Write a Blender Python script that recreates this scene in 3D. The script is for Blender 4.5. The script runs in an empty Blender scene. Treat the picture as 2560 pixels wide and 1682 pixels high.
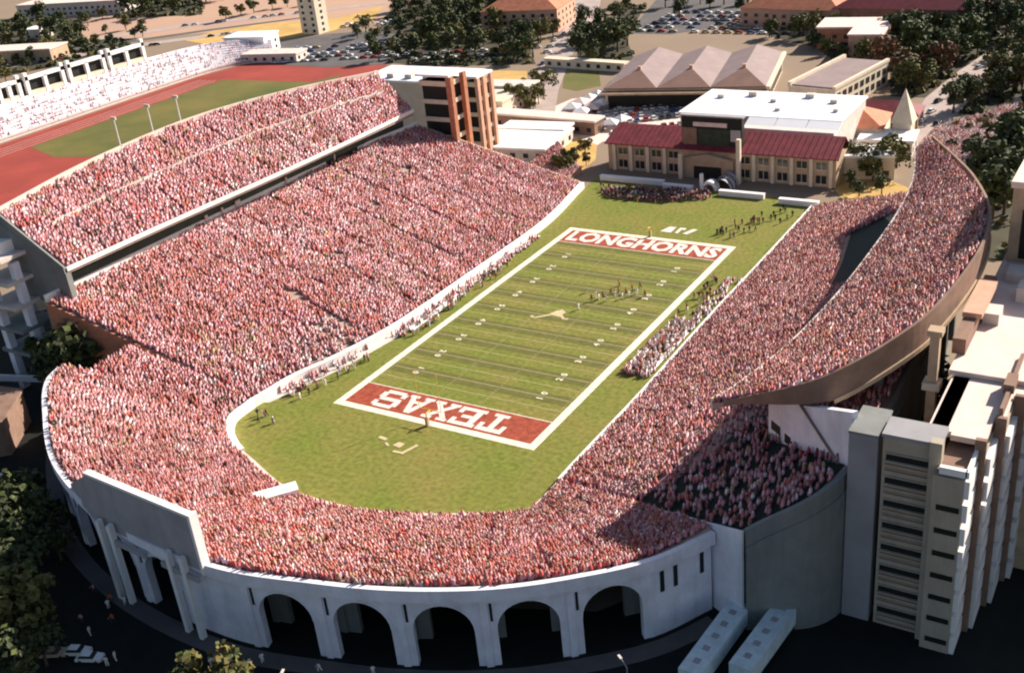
import bpy, math, random
import numpy as np
from mathutils import Vector, Matrix

# ------------------------------------------------------------------ camera, world, sun, exposure
scene = bpy.context.scene
cam_data = bpy.data.cameras.new("camera")
cam = bpy.data.objects.new("camera", cam_data)
scene.collection.objects.link(cam)
scene.camera = cam
CAMLOC = Vector((131.1, -217.8, 119.9))
CAMTGT = Vector((-4.91, -13.41, 0.0))
ROLL = -0.107
_f = (CAMTGT - CAMLOC).normalized()
_r = _f.cross(Vector((0, 0, 1))).normalized()
_u = _r.cross(_f)
_c, _s = math.cos(ROLL), math.sin(ROLL)
_r2 = _r * _c + _u * _s
_u2 = _u * _c - _r * _s
cam.matrix_world = Matrix((( _r2.x, _u2.x, -_f.x, CAMLOC.x), (_r2.y, _u2.y, -_f.y, CAMLOC.y), (_r2.z, _u2.z, -_f.z, CAMLOC.z), (0, 0, 0, 1)))
cam_data.sensor_fit = 'HORIZONTAL'
cam_data.sensor_width = 36.0
cam_data.lens = 36.0 * 2785.0 / 2560.0
cam_data.clip_start = 1.0
cam_data.clip_end = 9000.0

SUN_ELEV = math.radians(31.0)
SUN_DIR = Vector((0.46, 0.89, 0)).normalized() * math.cos(SUN_ELEV) + Vector((0, 0, math.sin(SUN_ELEV)))   # towards the sun
world = bpy.data.worlds.new("World")
scene.world = world
world.use_nodes = True
wn = world.node_tree.nodes; wl = world.node_tree.links
wn.clear()
sky = wn.new('ShaderNodeTexSky'); sky.sky_type = 'NISHITA'; sky.sun_disc = False
sky.sun_elevation = SUN_ELEV
sky.sun_rotation = math.atan2(SUN_DIR.x, SUN_DIR.y)
sky.air_density = 1.0; sky.dust_density = 1.5
bg = wn.new('ShaderNodeBackground'); bg.inputs['Strength'].default_value = 0.058
wo = wn.new('ShaderNodeOutputWorld')
wl.new(sky.outputs['Color'], bg.inputs['Color']); wl.new(bg.outputs['Background'], wo.inputs['Surface'])
sun_data = bpy.data.lights.new("sun", 'SUN')
sun_data.energy = 5.0; sun_data.angle = math.radians(0.53); sun_data.color = (1.0, 0.90, 0.78)
sun = bpy.data.objects.new("sun", sun_data)
scene.collection.objects.link(sun)
sun.rotation_euler = (-SUN_DIR).to_track_quat('-Z', 'Y').to_euler()
scene.view_settings.view_transform = 'Standard'
scene.view_settings.look = 'None'
scene.view_settings.exposure = 0.92
scene.view_settings.gamma = 1.0
scene.cycles.filter_width = 2.1

COL = scene.collection
rng = np.random.default_rng(7)
random.seed(7)

# ------------------------------------------------------------------ materials
def mat(name, col, rough=0.8, var=0.25, scale=0.4, col2=None, bump=0.0, spec=0.3, metallic=0.0, detail=4.0):
    m = bpy.data.materials.new(name); m.use_nodes = True
    nt = m.node_tree; n = nt.nodes; l = nt.links; n.clear()
    out = n.new('ShaderNodeOutputMaterial'); p = n.new('ShaderNodeBsdfPrincipled')
    p.inputs['Roughness'].default_value = rough
    p.inputs['Specular IOR Level'].default_value = spec
    p.inputs['Metallic'].default_value = metallic
    l.new(p.outputs[0], out.inputs[0])
    geo = n.new('ShaderNodeNewGeometry')
    nz = n.new('ShaderNodeTexNoise'); nz.inputs['Scale'].default_value = scale; nz.inputs['Detail'].default_value = detail
    nz.inputs['Roughness'].default_value = 0.65
    l.new(geo.outputs['Position'], nz.inputs['Vector'])
    r = n.new('ShaderNodeValToRGB'); l.new(nz.outputs['Fac'], r.inputs['Fac'])
    a = [c * (1 - var) for c in col]; b = list(col2) if col2 else [min(1, c * (1 + var)) for c in col]
    r.color_ramp.elements[0].position = 0.32; r.color_ramp.elements[1].position = 0.68
    r.color_ramp.elements[0].color = (*a, 1); r.color_ramp.elements[1].color = (*b, 1)
    l.new(r.outputs['Color'], p.inputs['Base Color'])
    if bump > 0:
        bp = n.new('ShaderNodeBump'); bp.inputs['Strength'].default_value = bump; bp.inputs['Distance'].default_value = 0.3
        l.new(nz.outputs['Fac'], bp.inputs['Height']); l.new(bp.outputs[0], p.inputs['Normal'])
    return m

def attr_mat(name, rough=0.85):
    m = bpy.data.materials.new(name); m.use_nodes = True
    nt = m.node_tree; n = nt.nodes; l = nt.links; n.clear()
    out = n.new('ShaderNodeOutputMaterial'); p = n.new('ShaderNodeBsdfPrincipled')
    p.inputs['Roughness'].default_value = rough; p.inputs['Specular IOR Level'].default_value = 0.2
    at = n.new('ShaderNodeAttribute'); at.attribute_name = 'Col'
    l.new(at.outputs['Color'], p.inputs['Base Color']); l.new(p.outputs[0], out.inputs[0])
    return m

def grass_mat():
    m = bpy.data.materials.new('turf'); m.use_nodes = True
    nt = m.node_tree; n = nt.nodes; l = nt.links; n.clear()
    out = n.new('ShaderNodeOutputMaterial'); p = n.new('ShaderNodeBsdfPrincipled'); p.inputs['Roughness'].default_value = 0.9
    p.inputs['Specular IOR Level'].default_value = 0.1
    geo = n.new('ShaderNodeNewGeometry')
    n1 = n.new('ShaderNodeTexNoise'); n1.inputs['Scale'].default_value = 0.058; n1.inputs['Detail'].default_value = 5
    n2 = n.new('ShaderNodeTexNoise'); n2.inputs['Scale'].default_value = 0.9; n2.inputs['Detail'].default_value = 6
    l.new(geo.outputs['Position'], n1.inputs['Vector']); l.new(geo.outputs['Position'], n2.inputs['Vector'])
    r1 = n.new('ShaderNodeValToRGB'); l.new(n1.outputs['Fac'], r1.inputs['Fac'])
    r1.color_ramp.elements[0].position = 0.35; r1.color_ramp.elements[1].position = 0.65
    r1.color_ramp.elements[0].color = (0.160, 0.190, 0.036, 1); r1.color_ramp.elements[1].color = (0.218, 0.196, 0.054, 1)
    mx = n.new('ShaderNodeMix'); mx.data_type = 'RGBA'; mx.blend_type = 'MULTIPLY'; mx.inputs[0].default_value = 1.0
    r2 = n.new('ShaderNodeValToRGB'); l.new(n2.outputs['Fac'], r2.inputs['Fac'])
    r2.color_ramp.elements[0].position = 0.3; r2.color_ramp.elements[1].position = 0.7
    r2.color_ramp.elements[0].color = (0.72, 0.72, 0.7, 1); r2.color_ramp.elements[1].color = (1.2, 1.2, 1.2, 1)
    l.new(r1.outputs['Color'], mx.inputs['A']); l.new(r2.outputs['Color'], mx.inputs['B'])
    l.new(mx.outputs['Result'], p.inputs['Base Color']); l.new(p.outputs[0], out.inputs[0])
    return m

def wall_mat(name, col, stain=0.45, rough=0.85):
    m = mat(name, col, rough, 0.12, 0.25, detail=8); nt = m.node_tree; n = nt.nodes; l = nt.links
    p = [x for x in n if x.type == 'BSDF_PRINCIPLED'][0]; base = p.inputs['Base Color'].links[0].from_socket
    geo = n.new('ShaderNodeNewGeometry'); mp = n.new('ShaderNodeMapping'); mp.inputs['Scale'].default_value = (.35, .35, 0.05)
    nz = n.new('ShaderNodeTexNoise'); nz.inputs['Scale'].default_value = 1.0; nz.inputs['Detail'].default_value = 6; nz.inputs['Roughness'].default_value = .7
    l.new(geo.outputs['Position'], mp.inputs['Vector']); l.new(mp.outputs[0], nz.inputs['Vector'])
    r = n.new('ShaderNodeValToRGB'); r.color_ramp.elements[0].position = .46; r.color_ramp.elements[1].position = .70
    r.color_ramp.elements[0].color = (1, 1, 1, 1); r.color_ramp.elements[1].color = (1-stain, 1-stain, 1-stain*1.1, 1)
    l.new(nz.outputs['Fac'], r.inputs['Fac']); mx = n.new('ShaderNodeMix'); mx.data_type = 'RGBA'; mx.blend_type = 'MULTIPLY'; mx.inputs[0].default_value = 1
    l.new(base, mx.inputs['A']); l.new(r.outputs['Color'], mx.inputs['B']); l.new(mx.outputs['Result'], p.inputs['Base Color']); return m
M = {}
M['ground'] = mat('ground', (0.34, 0.235, 0.17), 0.95, 0.3, 0.02, col2=(0.26, 0.20, 0.14), detail=8)
M['shade_ground'] = mat('shade_dark_asphalt', (0.010, 0.012, 0.011), 0.95, 0.35, 0.15, detail=6)  # near-black: the stadium's shade is put into the ground colour
M['asphalt'] = mat('asphalt', (0.11, 0.10, 0.10), 0.9, 0.2, 0.1)
M['road'] = mat('road', (0.40, 0.32, 0.29), 0.9, 0.12, 0.1)
M['turf'] = grass_mat()
M['turf_dark'] = mat('mown_dark_turf', (0.118, 0.118, 0.026), 0.9, 0.2, 0.5)
M['turf2'] = mat('track_turf', (0.10, 0.125, 0.026), 0.9, 0.25, 0.03, col2=(0.17, 0.14, 0.036), detail=8)
M['ochre'] = mat('dry_grass', (0.52, 0.33, 0.11), 0.95, 0.2, 0.06)
M['dirt'] = mat('pink_dirt', (0.55, 0.36, 0.28), 0.95, 0.25, 0.03, col2=(0.48, 0.30, 0.20), detail=8)
M['track'] = mat('red_track', (0.30, 0.050, 0.036), 0.85, 0.15, 0.05)
M['white_paint'] = mat('white_turf_paint', (0.76, 0.71, 0.55), 0.9, 0.22, 0.9, detail=8)
M['letter_paint'] = mat('white_letter_paint', (0.74, 0.62, 0.56), 0.9, 0.22, 1.1, detail=8)
M['red_paint'] = mat('rust_turf_paint', (0.30, 0.060, 0.032), 0.9, 0.38, 0.7, detail=8)
M['tan_paint'] = mat('tan_turf_paint', (0.55, 0.45, 0.26), 0.9, 0.15, 1.2)
M['concrete'] = mat('warm_concrete', (0.36, 0.26, 0.22), 0.9, 0.2, 0.5)
M['pale'] = mat('pale_concrete', (0.62, 0.55, 0.50), 0.85, 0.12, 0.3)
M['whitewall'] = wall_mat('white_painted_concrete', (0.78, 0.77, 0.84), .16)
M['trailer'] = mat('pale_blue_trailer_paint', (0.60, 0.70, 0.72), 0.6, 0.15, 0.6)
M['towerwall'] = wall_mat('warm_tower_concrete', (0.42, 0.36, 0.28), .16)
M['seatshade'] = mat('shaded_seats', (0.012, 0.022, 0.018), 0.8, 0.4, 1.5)  # near-black colour stands in for the right deck's shade
M['lavender'] = mat('lavender_white_bench', (0.50, 0.45, 0.50), 0.8, 0.2, 0.12, detail=8)
M['white'] = mat('white_paint', (0.82, 0.80, 0.78), 0.6, 0.06, 0.3)
M['membrane'] = mat('white_membrane', (0.85, 0.84, 0.86), 0.5, 0.03, 0.2)
M['grey'] = wall_mat('grey_metal_sheet', (0.36, 0.34, 0.36), .12, .7)
M['scrub'] = mat('scrub_ground', (0.055, 0.048, 0.028), 0.95, 0.4, 0.06, detail=8)
M['shaft'] = mat('grey_render', (0.30, 0.29, 0.30), 0.9, 0.12, 0.15, detail=6)
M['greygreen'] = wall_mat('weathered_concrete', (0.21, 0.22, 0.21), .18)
M['tan'] = mat('tan_masonry', (0.46, 0.33, 0.22), 0.9, 0.15, 0.3)
M['cream'] = mat('cream_stucco', (0.68, 0.58, 0.45), 0.85, 0.1, 0.3)
M['peach'] = mat('peach_brick', (0.58, 0.34, 0.24), 0.85, 0.12, 0.4)
M['brick'] = mat('orange_brick', (0.45, 0.19, 0.11), 0.9, 0.18, 0.8)
M['brown'] = mat('brown_fascia', (0.24, 0.15, 0.11), 0.85, 0.2, 0.3)
M['maroon'] = mat('maroon_roof', (0.20, 0.035, 0.045), 0.7, 0.25, 0.4)
M['roofshade'] = mat('shaded_sheet_roof', (0.17, 0.095, 0.075), 0.75, 0.15, 0.15)  # darker copy of the mauve roof, shade of the front slopes painted in
M['roofmauve'] = mat('mauve_sheet_roof', (0.27, 0.20, 0.195), 0.7, 0.12, 0.15)
M['terracotta'] = mat('terracotta_roof', (0.55, 0.20, 0.11), 0.8, 0.2, 0.4)
M['roofpale'] = mat('pale_pink_roof', (0.72, 0.58, 0.52), 0.85, 0.08, 0.3, detail=8)
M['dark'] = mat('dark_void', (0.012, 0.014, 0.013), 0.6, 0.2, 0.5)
M['darkgreen'] = mat('dark_green_panel', (0.05, 0.065, 0.055), 0.5, 0.3, 0.15)
M['screen'] = mat('dark_screen', (0.02, 0.035, 0.03), 0.3, 0.4, 0.5)
M['bark'] = mat('bark', (0.10, 0.07, 0.05), 0.9, 0.2, 2.0)
M['leafdark'] = mat('dark_leaves', (0.050, 0.062, 0.028), 0.8, 0.45, 0.5)
M['leafmid'] = mat('mid_green_leaves', (0.088, 0.105, 0.030), 0.8, 0.4, 0.5)
M['leafolive'] = mat('olive_leaves', (0.13, 0.11, 0.035), 0.8, 0.35, 0.5)
M['leafred'] = mat('reddish_leaves', (0.15, 0.065, 0.04), 0.8, 0.35, 0.5)
M['glass'] = mat('dark_glass', (0.02, 0.025, 0.03), 0.15, 0.2, 0.5, spec=0.5)
M['tyre'] = mat('tyre_rubber', (0.02, 0.02, 0.02), 0.9, 0.1, 2)
M['yellow'] = mat('yellow_paint', (0.75, 0.55, 0.08), 0.5, 0.05, 1)
M['skin'] = mat('skin', (0.45, 0.27, 0.19), 0.7, 0.05, 1)
M['crowd'] = attr_mat('crowd_clothing')
M['pinkmetal'] = mat('pale_pink_band', (0.75, 0.58, 0.54), 0.8, 0.1, 0.4)
CARCOLS = [('white', (0.75, 0.75, 0.74)), ('silver', (0.45, 0.46, 0.48)), ('black', (0.03, 0.03, 0.035)), ('red', (0.35, 0.04, 0.03)), ('blue', (0.06, 0.09, 0.22)), ('tan', (0.45, 0.36, 0.25))]
for n_, c_ in CARCOLS:
    M['car_' + n_] = mat('car_paint_' + n_, c_, 0.3, 0.04, 1, spec=0.5)
SHIRTS = [('white', (0.80, 0.76, 0.74)), ('burnt orange', (0.50, 0.14, 0.05)), ('pink', (0.62, 0.32, 0.30)), ('black', (0.03, 0.03, 0.03)), ('maroon', (0.22, 0.03, 0.04))]
for n_, c_ in SHIRTS:
    M['shirt_' + n_] = mat('shirt_' + n_.replace(' ', '_'), c_, 0.85, 0.05, 1)
M['trousers'] = mat('dark_trousers', (0.06, 0.06, 0.08), 0.9, 0.1, 1)
M['hair'] = mat('hair', (0.05, 0.03, 0.02), 0.8, 0.1, 1)

# ------------------------------------------------------------------ helpers
class MB:
    def __init__(s): s.v = []; s.f = []; s.m = []
    def quad(s, a, b, c, d, mi=0):
        i = len(s.v); s.v += [tuple(a), tuple(b), tuple(c), tuple(d)]; s.f.append((i, i+1, i+2, i+3)); s.m.append(mi)
    def poly(s, pts, mi=0):
        i = len(s.v); s.v += [tuple(p) for p in pts]; s.f.append(tuple(range(i, i+len(pts)))); s.m.append(mi)
    def prism(s, pts, z0, z1, mi=0, mt=None):
        """pts: xy list; z0/z1 numbers or per-point lists; side + top + bottom"""
        n = len(pts); i = len(s.v)
        a = z0 if hasattr(z0, '__len__') else [z0]*n
        b = z1 if hasattr(z1, '__len__') else [z1]*n
        area = sum(pts[k][0]*pts[(k+1) % n][1]-pts[(k+1) % n][0]*pts[k][1] for k in range(n))
        idx = list(range(n)) if area > 0 else list(range(n))[::-1]
        P = [pts[k] for k in idx]; a = [a[k] for k in idx]; b = [b[k] for k in idx]
        s.v += [(P[k][0], P[k][1], a[k]) for k in range(n)] + [(P[k][0], P[k][1], b[k]) for k in range(n)]
        for k in range(n):
            k2 = (k+1) % n
            s.f.append((i+k, i+k2, i+n+k2, i+n+k)); s.m.append(mi)
        s.f.append(tuple(i+n+k for k in range(n))); s.m.append(mi if mt is None else mt)
        s.f.append(tuple(i+k for k in range(n))[::-1]); s.m.append(mi)
    def box(s, x0, y0, z0, x1, y1, z1, mi=0, mt=None):
        s.prism([(x0, y0), (x1, y0), (x1, y1), (x0, y1)], z0, z1, mi, mt)
    def obox(s, o, u, a0, a1, b0, b1, z0, z1, mi=0, mt=None):
        """box in a frame: origin o(xy), unit dir u(xy) = a axis, b axis = left normal"""
        ux, uy = u; nx, ny = -uy, ux
        P = [(o[0]+ux*a+nx*b, o[1]+uy*a+ny*b) for a, b in ((a0, b0), (a1, b0), (a1, b1), (a0, b1))]
        s.prism(P, z0, z1, mi, mt)
    def tube(s, p0, p1, r0, r1=None, n=8, mi=0):
        r1 = r0 if r1 is None else r1
        p0 = Vector(p0); p1 = Vector(p1); d = (p1-p0).normalized()
        a = d.cross(Vector((0, 0, 1)))
        if a.length < 1e-3: a = Vector((1, 0, 0))
        a.normalize(); b = d.cross(a); i = len(s.v)
        for p, r in ((p0, r0), (p1, r1)):
            for k in range(n):
                t = 2*math.pi*k/n; s.v.append(tuple(p+a*(r*math.cos(t))+b*(r*math.sin(t))))
        for k in range(n):
            s.f.append((i+k, i+(k+1) % n, i+n+(k+1) % n, i+n+k)); s.m.append(mi)
        s.f.append(tuple(i+k for k in range(n))[::-1]); s.m.append(mi)
        s.f.append(tuple(i+n+k for k in range(n))); s.m.append(mi)
    def build(s, name, mats, parent=None, loc=None, smooth=False):
        me = bpy.data.meshes.new(name); me.from_pydata(s.v, [], s.f)
        if not isinstance(mats, (list, tuple)): mats = [mats]
        for m in mats: me.materials.append(M[m] if isinstance(m, str) else m)
        me.polygons.foreach_set('material_index', s.m)
        if smooth: me.polygons.foreach_set('use_smooth', [True]*len(me.polygons))
        me.update()
        o = bpy.data.objects.new(name, me); COL.objects.link(o)
        if parent is not None: o.parent = parent
        if loc is not None: o.location = loc
        return o

def tag(o, label=None, cat=None, group=None, kind=None):
    if label: o['label'] = label
    if cat: o['category'] = cat
    if group: o['group'] = group
    if kind: o['kind'] = kind
    return o
def empty(name, loc, label, cat, group=None, rz=0.0):
    o = bpy.data.objects.new(name, None); COL.objects.link(o); o.location = loc; o.rotation_euler = (0, 0, rz)
    o.empty_display_size = 0.5
    return tag(o, label, cat, group)
def struct(name, mb, mats, label=None):
    o = mb.build(name, mats); o['kind'] = 'structure'
    if label: o['label'] = label
    return o
def copy_tree(o, parent=None):
    c = o.copy(); COL.objects.link(c); c.parent = parent
    for ch in o.children: copy_tree(ch, c)
    return c
def world_children(root):
    """children were written in world coordinates: bring them under the root without moving them"""
    for c in root.children: c.matrix_parent_inverse = Matrix.Translation(-Vector(root.location))

def catmull(pts, m=12):
    P = [np.array(p, float) for p in pts]; out = []
    for i in range(len(P)-1):
        p0 = P[i-1] if i > 0 else 2*P[0]-P[1]; p1 = P[i]; p2 = P[i+1]; p3 = P[i+2] if i+2 < len(P) else 2*P[-1]-P[-2]
        for k in range(m):
            t = k/m
            out.append(0.5*((2*p1)+(-p0+p2)*t+(2*p0-5*p1+4*p2-p3)*t*t+(-p0+3*p1-3*p2+p3)*t**3))
    out.append(P[-1]); return np.array(out)

_lat = rng.random((256, 256))
def vnoise(x, y, s):
    x = np.asarray(x)*s+500; y = np.asarray(y)*s+500
    xi = np.floor(x).astype(int); yi = np.floor(y).astype(int); fx = x-xi; fy = y-yi
    fx = fx*fx*(3-2*fx); fy = fy*fy*(3-2*fy)
    g = lambda a, b: _lat[a % 256, b % 256]
    return (g(xi, yi)*(1-fx)+g(xi+1, yi)*fx)*(1-fy)+(g(xi, yi+1)*(1-fx)+g(xi+1, yi+1)*fx)*fy

# crowd: one person = legs block + torso + head, written in bulk
def person_block():
    v = []; f = []; part = []
    def bx(x0, x1, y0, y1, z0, z1, tx, ty, p):
        i = len(v); cx = (x0+x1)/2; cy = (y0+y1)/2
        v.extend([(x0, y0, z0), (x1, y0, z0), (x1, y1, z0), (x0, y1, z0)])
        v.extend([(cx+(x-cx)*tx, cy+(y-cy)*ty, z1) for x, y in ((x0, y0), (x1, y0), (x1, y1), (x0, y1))])
        f.extend([(i, i+1, i+5, i+4), (i+1, i+2, i+6, i+5), (i+2, i+3, i+7, i+6), (i+3, i, i+4, i+7), (i+4, i+5, i+6, i+7)]); part.extend([p]*5)
    bx(-.19, .19, -.12, .34, 0.0, .52, .95, .9, 0)      # thighs and legs (y+ = towards the field)
    bx(-.27, .27, -.17, .15, .45, 1.12, .8, .7, 1)      # torso and arms
    bx(-.12, .12, -.12, .12, 1.12, 1.40, .75, .75, 2)   # head
    return np.array(v), np.array(f), np.array(part)
PB_V, PB_F, PB_P = person_block()
PAL = np.array([(0.57, 0.185, 0.16), (0.64, 0.275, 0.31), (0.73, 0.40, 0.46), (0.80, 0.53, 0.57), (0.80, 0.72, 0.72), (0.34, 0.085, 0.085), (0.12, 0.07, 0.07), (0.50, 0.34, 0.22), (0.50, 0.24, 0.30), (0.60, 0.10, 0.10)])
PW_A = np.array([.16, .28, .27, .12, .035, .06, .018, .045, .025, .03])
HEADS = np.array([(0.52, 0.32, 0.27), (0.16, 0.09, 0.08), (0.70, 0.60, 0.56), (0.52, 0.19, 0.12), (0.36, 0.20, 0.14)])
def build_crowd(name, pos, face, label, tintfun=None):
    """pos (n,3), face (n,2) unit vector towards the field"""
    n = len(pos)
    h = rng.uniform(.86, 1.18, n)[:, None]; w = rng.uniform(.9, 1.2, n)[:, None]
    V = PB_V[None].repeat(n, 0)
    x = V[:, :, 0]*w; y = V[:, :, 1]*w; z = V[:, :, 2]*h
    jit = rng.normal(0, .22, n); fx = face[:, 0]*np.cos(jit)-face[:, 1]*np.sin(jit); fy = face[:, 0]*np.sin(jit)+face[:, 1]*np.cos(jit)
    lx = -fy; ly = fx
    X = pos[:, 0:1]+x*lx[:, None]+y*fx[:, None]; Y = pos[:, 1:2]+x*ly[:, None]+y*fy[:, None]; Z = pos[:, 2:3]+z
    nv = PB_V.shape[0]; nf = PB_F.shape[0]
    verts = np.stack([X, Y, Z], -1).reshape(-1, 3)
    faces = (PB_F[None]+(np.arange(n)*nv)[:, None, None]).reshape(-1, 4)
    ns = vnoise(pos[:, 0], pos[:, 1], .09); ns2 = vnoise(pos[:, 0]+90, pos[:, 1], .22); ns3 = vnoise(pos[:, 0]-70, pos[:, 1]+30, .05)
    W = np.repeat(PW_A[None], n, 0)
    W[:, 0] *= .1+2.9*ns**1.6; W[:, 1] *= .4+1.3*ns; W[:, 2] *= .5+1.0*ns2; W[:, 3] *= .4+1.4*(1-ns); W[:, 4] *= .3+1.6*ns2*(1-ns)*2
    W[:, 8] *= .2+4*ns3**2; W[:, 9] *= .1+3.5*np.clip(ns2-.45, 0, 1)*2; W[:, 7] *= .2+7*np.clip(vnoise(pos[:, 0]+40, pos[:, 1]-60, .13)-.6, 0, 1)*2.5; W[:, 5] *= .4+1.6*ns2
    if tintfun is not None: W = tintfun(pos, W)
    W /= W.sum(1, keepdims=True); cum = W.cumsum(1)
    cid = (np.floor(pos[:, 0]/1.9).astype(int)*7919+np.floor(pos[:, 1]/1.9).astype(int)*104729) % 65536
    u_ = np.where(rng.random(n) < .66, rng.random(65536)[cid], rng.random(n))
    k = (u_[:, None] > cum).sum(1).clip(0, len(PAL)-1)
    shirt = PAL[k]*rng.uniform(.66, 1.2, n)[:, None]*(.86+.30*vnoise(pos[:, 0]+11, pos[:, 1]+7, .16))[:, None]
    head = HEADS[rng.choice(5, n, p=[.38, .16, .08, .22, .16])]*rng.uniform(.8, 1.1, n)[:, None]
    leg = np.where(rng.random(n)[:, None] < .55, np.array([[.24, .125, .14]]), np.array([[.46, .29, .27]]))*rng.uniform(.6, 1.2, n)[:, None]
    parts = np.stack([leg, shirt, head], 1)
    fc = np.clip(parts[:, PB_P, :], 0, .9).reshape(-1, 3)
    me = bpy.data.meshes.new(name)
    me.vertices.add(len(verts)); me.vertices.foreach_set('co', verts.ravel().astype(np.float32))
    me.loops.add(len(faces)*4); me.loops.foreach_set('vertex_index', faces.ravel().astype(np.int32))
    me.polygons.add(len(faces)); me.polygons.foreach_set('loop_start', (np.arange(len(faces))*4).astype(np.int32))
    me.update(calc_edges=True)
    at = me.attributes.new('Col', 'FLOAT_COLOR', 'FACE')
    at.data.foreach_set('color', np.concatenate([fc, np.ones((len(fc), 1))], 1).ravel().astype(np.float32))
    me.materials.append(M['crowd'])
    o = bpy.data.objects.new(name, me); COL.objects.link(o)
    o['kind'] = 'stuff'; o['label'] = label; o['category'] = 'crowd'
    return o

class Stand:
    """seating surface ruled between an inner and an outer curve; sections = (ix,iy,iz, ox,oy,oz)"""
    def __init__(s, sections, m=12):
        s.D = catmull(sections, m); s.I = s.D[:, :3]; s.O = s.D[:, 3:6]
    def surface(s, mb, mi=0, thick=0.0, rows=14):
        n = len(s.D); i0 = len(mb.v)
        for off in ([0.0, -thick] if thick else [0.0]):
            for j in range(rows+1):
                t = j/rows; P = s.I+(s.O-s.I)*t
                mb.v += [(p[0], p[1], p[2]+off) for p in P]
        for b in range(2 if thick else 1):
            base = i0+b*(rows+1)*n
            for j in range(rows):
                for k in range(n-1):
                    q = (base+j*n+k, base+j*n+k+1, base+(j+1)*n+k+1, base+(j+1)*n+k)
                    mb.f.append(q[::-1] if b else q); mb.m.append(mi)
        if thick:
            h = (rows+1)*n
            for k in (0, n-1):
                for j in range(rows):
                    a = i0+j*n+k; b_ = i0+(j+1)*n+k; mb.f.append((a, b_, b_+h, a+h)); mb.m.append(mi)
            for j in (0, rows):
                for k in range(n-1):
                    a = i0+j*n+k; b_ = a+1; mb.f.append((a, b_, b_+h, a+h)); mb.m.append(mi)
    def people(s, rowd=0.8, seat=0.56, t0=0.4, back=0.3, aisles=0, aisle_w=0.9, density=0.985, holes=()):
        dist = np.linalg.norm((s.O-s.I)[:, :2], axis=1); pos = []; fac = []
        k = 0
        while True:
            d = t0+k*rowd
            if d > dist.max(): break
            t = d/np.maximum(dist, .01)
            P = s.I+(s.O-s.I)*t[:, None]
            ok = d < dist-back
            seg = np.linalg.norm(np.diff(P[:, :2], axis=0), axis=1); cum = np.concatenate([[0], seg.cumsum()])
            m = int(cum[-1]/seat)
            if m > 1:
                a = (np.arange(m)+rng.random())*seat*1.0+rng.uniform(-.16, .16, m); a = a[a < cum[-1]]+rng.normal(0, .05, (a < cum[-1]).sum())
                q = np.stack([np.interp(a, cum, P[:, c]) for c in range(3)], 1)
                okq = np.interp(a, cum, ok.astype(float)) > .5
                dI = s.I-s.O; dv = np.stack([np.interp(a, cum, dI[:, 0]), np.interp(a, cum, dI[:, 1])], 1)
                dv /= np.maximum(np.linalg.norm(dv, axis=1, keepdims=True), 1e-6)
                q = q+np.concatenate([dv*rng.uniform(-.30, .30, (len(a), 1)), np.zeros((len(a), 1))], 1); keep = okq & (rng.random(len(a)) < density)
                if aisles:
                    u = np.interp(a, cum, np.linspace(0, 1, len(cum)))      # section parameter: aisles run straight up the stand
                    L = cum[-1]; ph = (u*aisles) % 1.0; da = np.minimum(ph, 1-ph)*L/aisles
                    keep &= ~((da < aisle_w/2) & (rng.random(len(a)) < .8))
                for (hx, hy, hr) in holes:
                    keep &= np.hypot(q[:, 0]-hx, q[:, 1]-hy) > hr
                pos.append(q[keep]); fac.append(dv[keep])
            k += 1
        return np.concatenate(pos), np.concatenate(fac)
def ribbon(mb, pts, w0, w1, z0, z1, mi=0, mt=None):
    """wall that follows a polyline; offsets w0..w1 to the left; z0,z1 numbers or arrays"""
    P = np.array(pts, float); n = len(P)
    T = np.gradient(P[:, :2], axis=0); T /= np.maximum(np.linalg.norm(T, axis=1, keepdims=True), 1e-9)
    N = np.stack([-T[:, 1], T[:, 0]], 1)
    A = P[:, :2]+N*w0; B = P[:, :2]+N*w1
    Z0 = np.broadcast_to(np.asarray(z0, float), (n,)); Z1 = np.broadcast_to(np.asarray(z1, float), (n,))
    i = len(mb.v)
    for k in range(n):
        mb.v += [(A[k, 0], A[k, 1], Z0[k]), (A[k, 0], A[k, 1], Z1[k]), (B[k, 0], B[k, 1], Z1[k]), (B[k, 0], B[k, 1], Z0[k])]
    for k in range(n-1):
        a = i+4*k; b = a+4
        mb.f += [(a, b, b+1, a+1), (a+1, b+1, b+2, a+2), (a+2, b+2, b+3, a+3), (a+3, b+3, b, a)]
        mb.m += [mi, mi if mt is None else mt, mi, mi]
    mb.f += [(i, i+1, i+2, i+3), (i+4*n-4, i+4*n-1, i+4*n-2, i+4*n-3)]; mb.m += [mi, mi]

# ------------------------------------------------------------------ ground, field, track, roads
def flat(name, pts, z, m, label=None):
    mb = MB(); a = sum(pts[k][0]*pts[(k+1) % len(pts)][1]-pts[(k+1) % len(pts)][0]*pts[k][1] for k in range(len(pts)))
    P = pts if a > 0 else pts[::-1]
    mb.poly([(x, y, z) for x, y in P]); return struct(name, mb, m, label)
flat('ground', [(-4000, -3000), (4000, -3000), (4000, 6000), (-4000, 6000)], 0.0, 'ground')
flat('paved_yard', [(-190, -55), (-190, -120), (-150, -230), (-90, -260), (150, -260), (200, -60), (135, 60), (104, 60), (97, -40), (60, -95), (0, -118), (-60, -95), (-95, -60), (-130, -30)], 0.02, 'shade_ground', 'asphalt yard round the curved end of the stadium, coloured near-black as shade')
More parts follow.
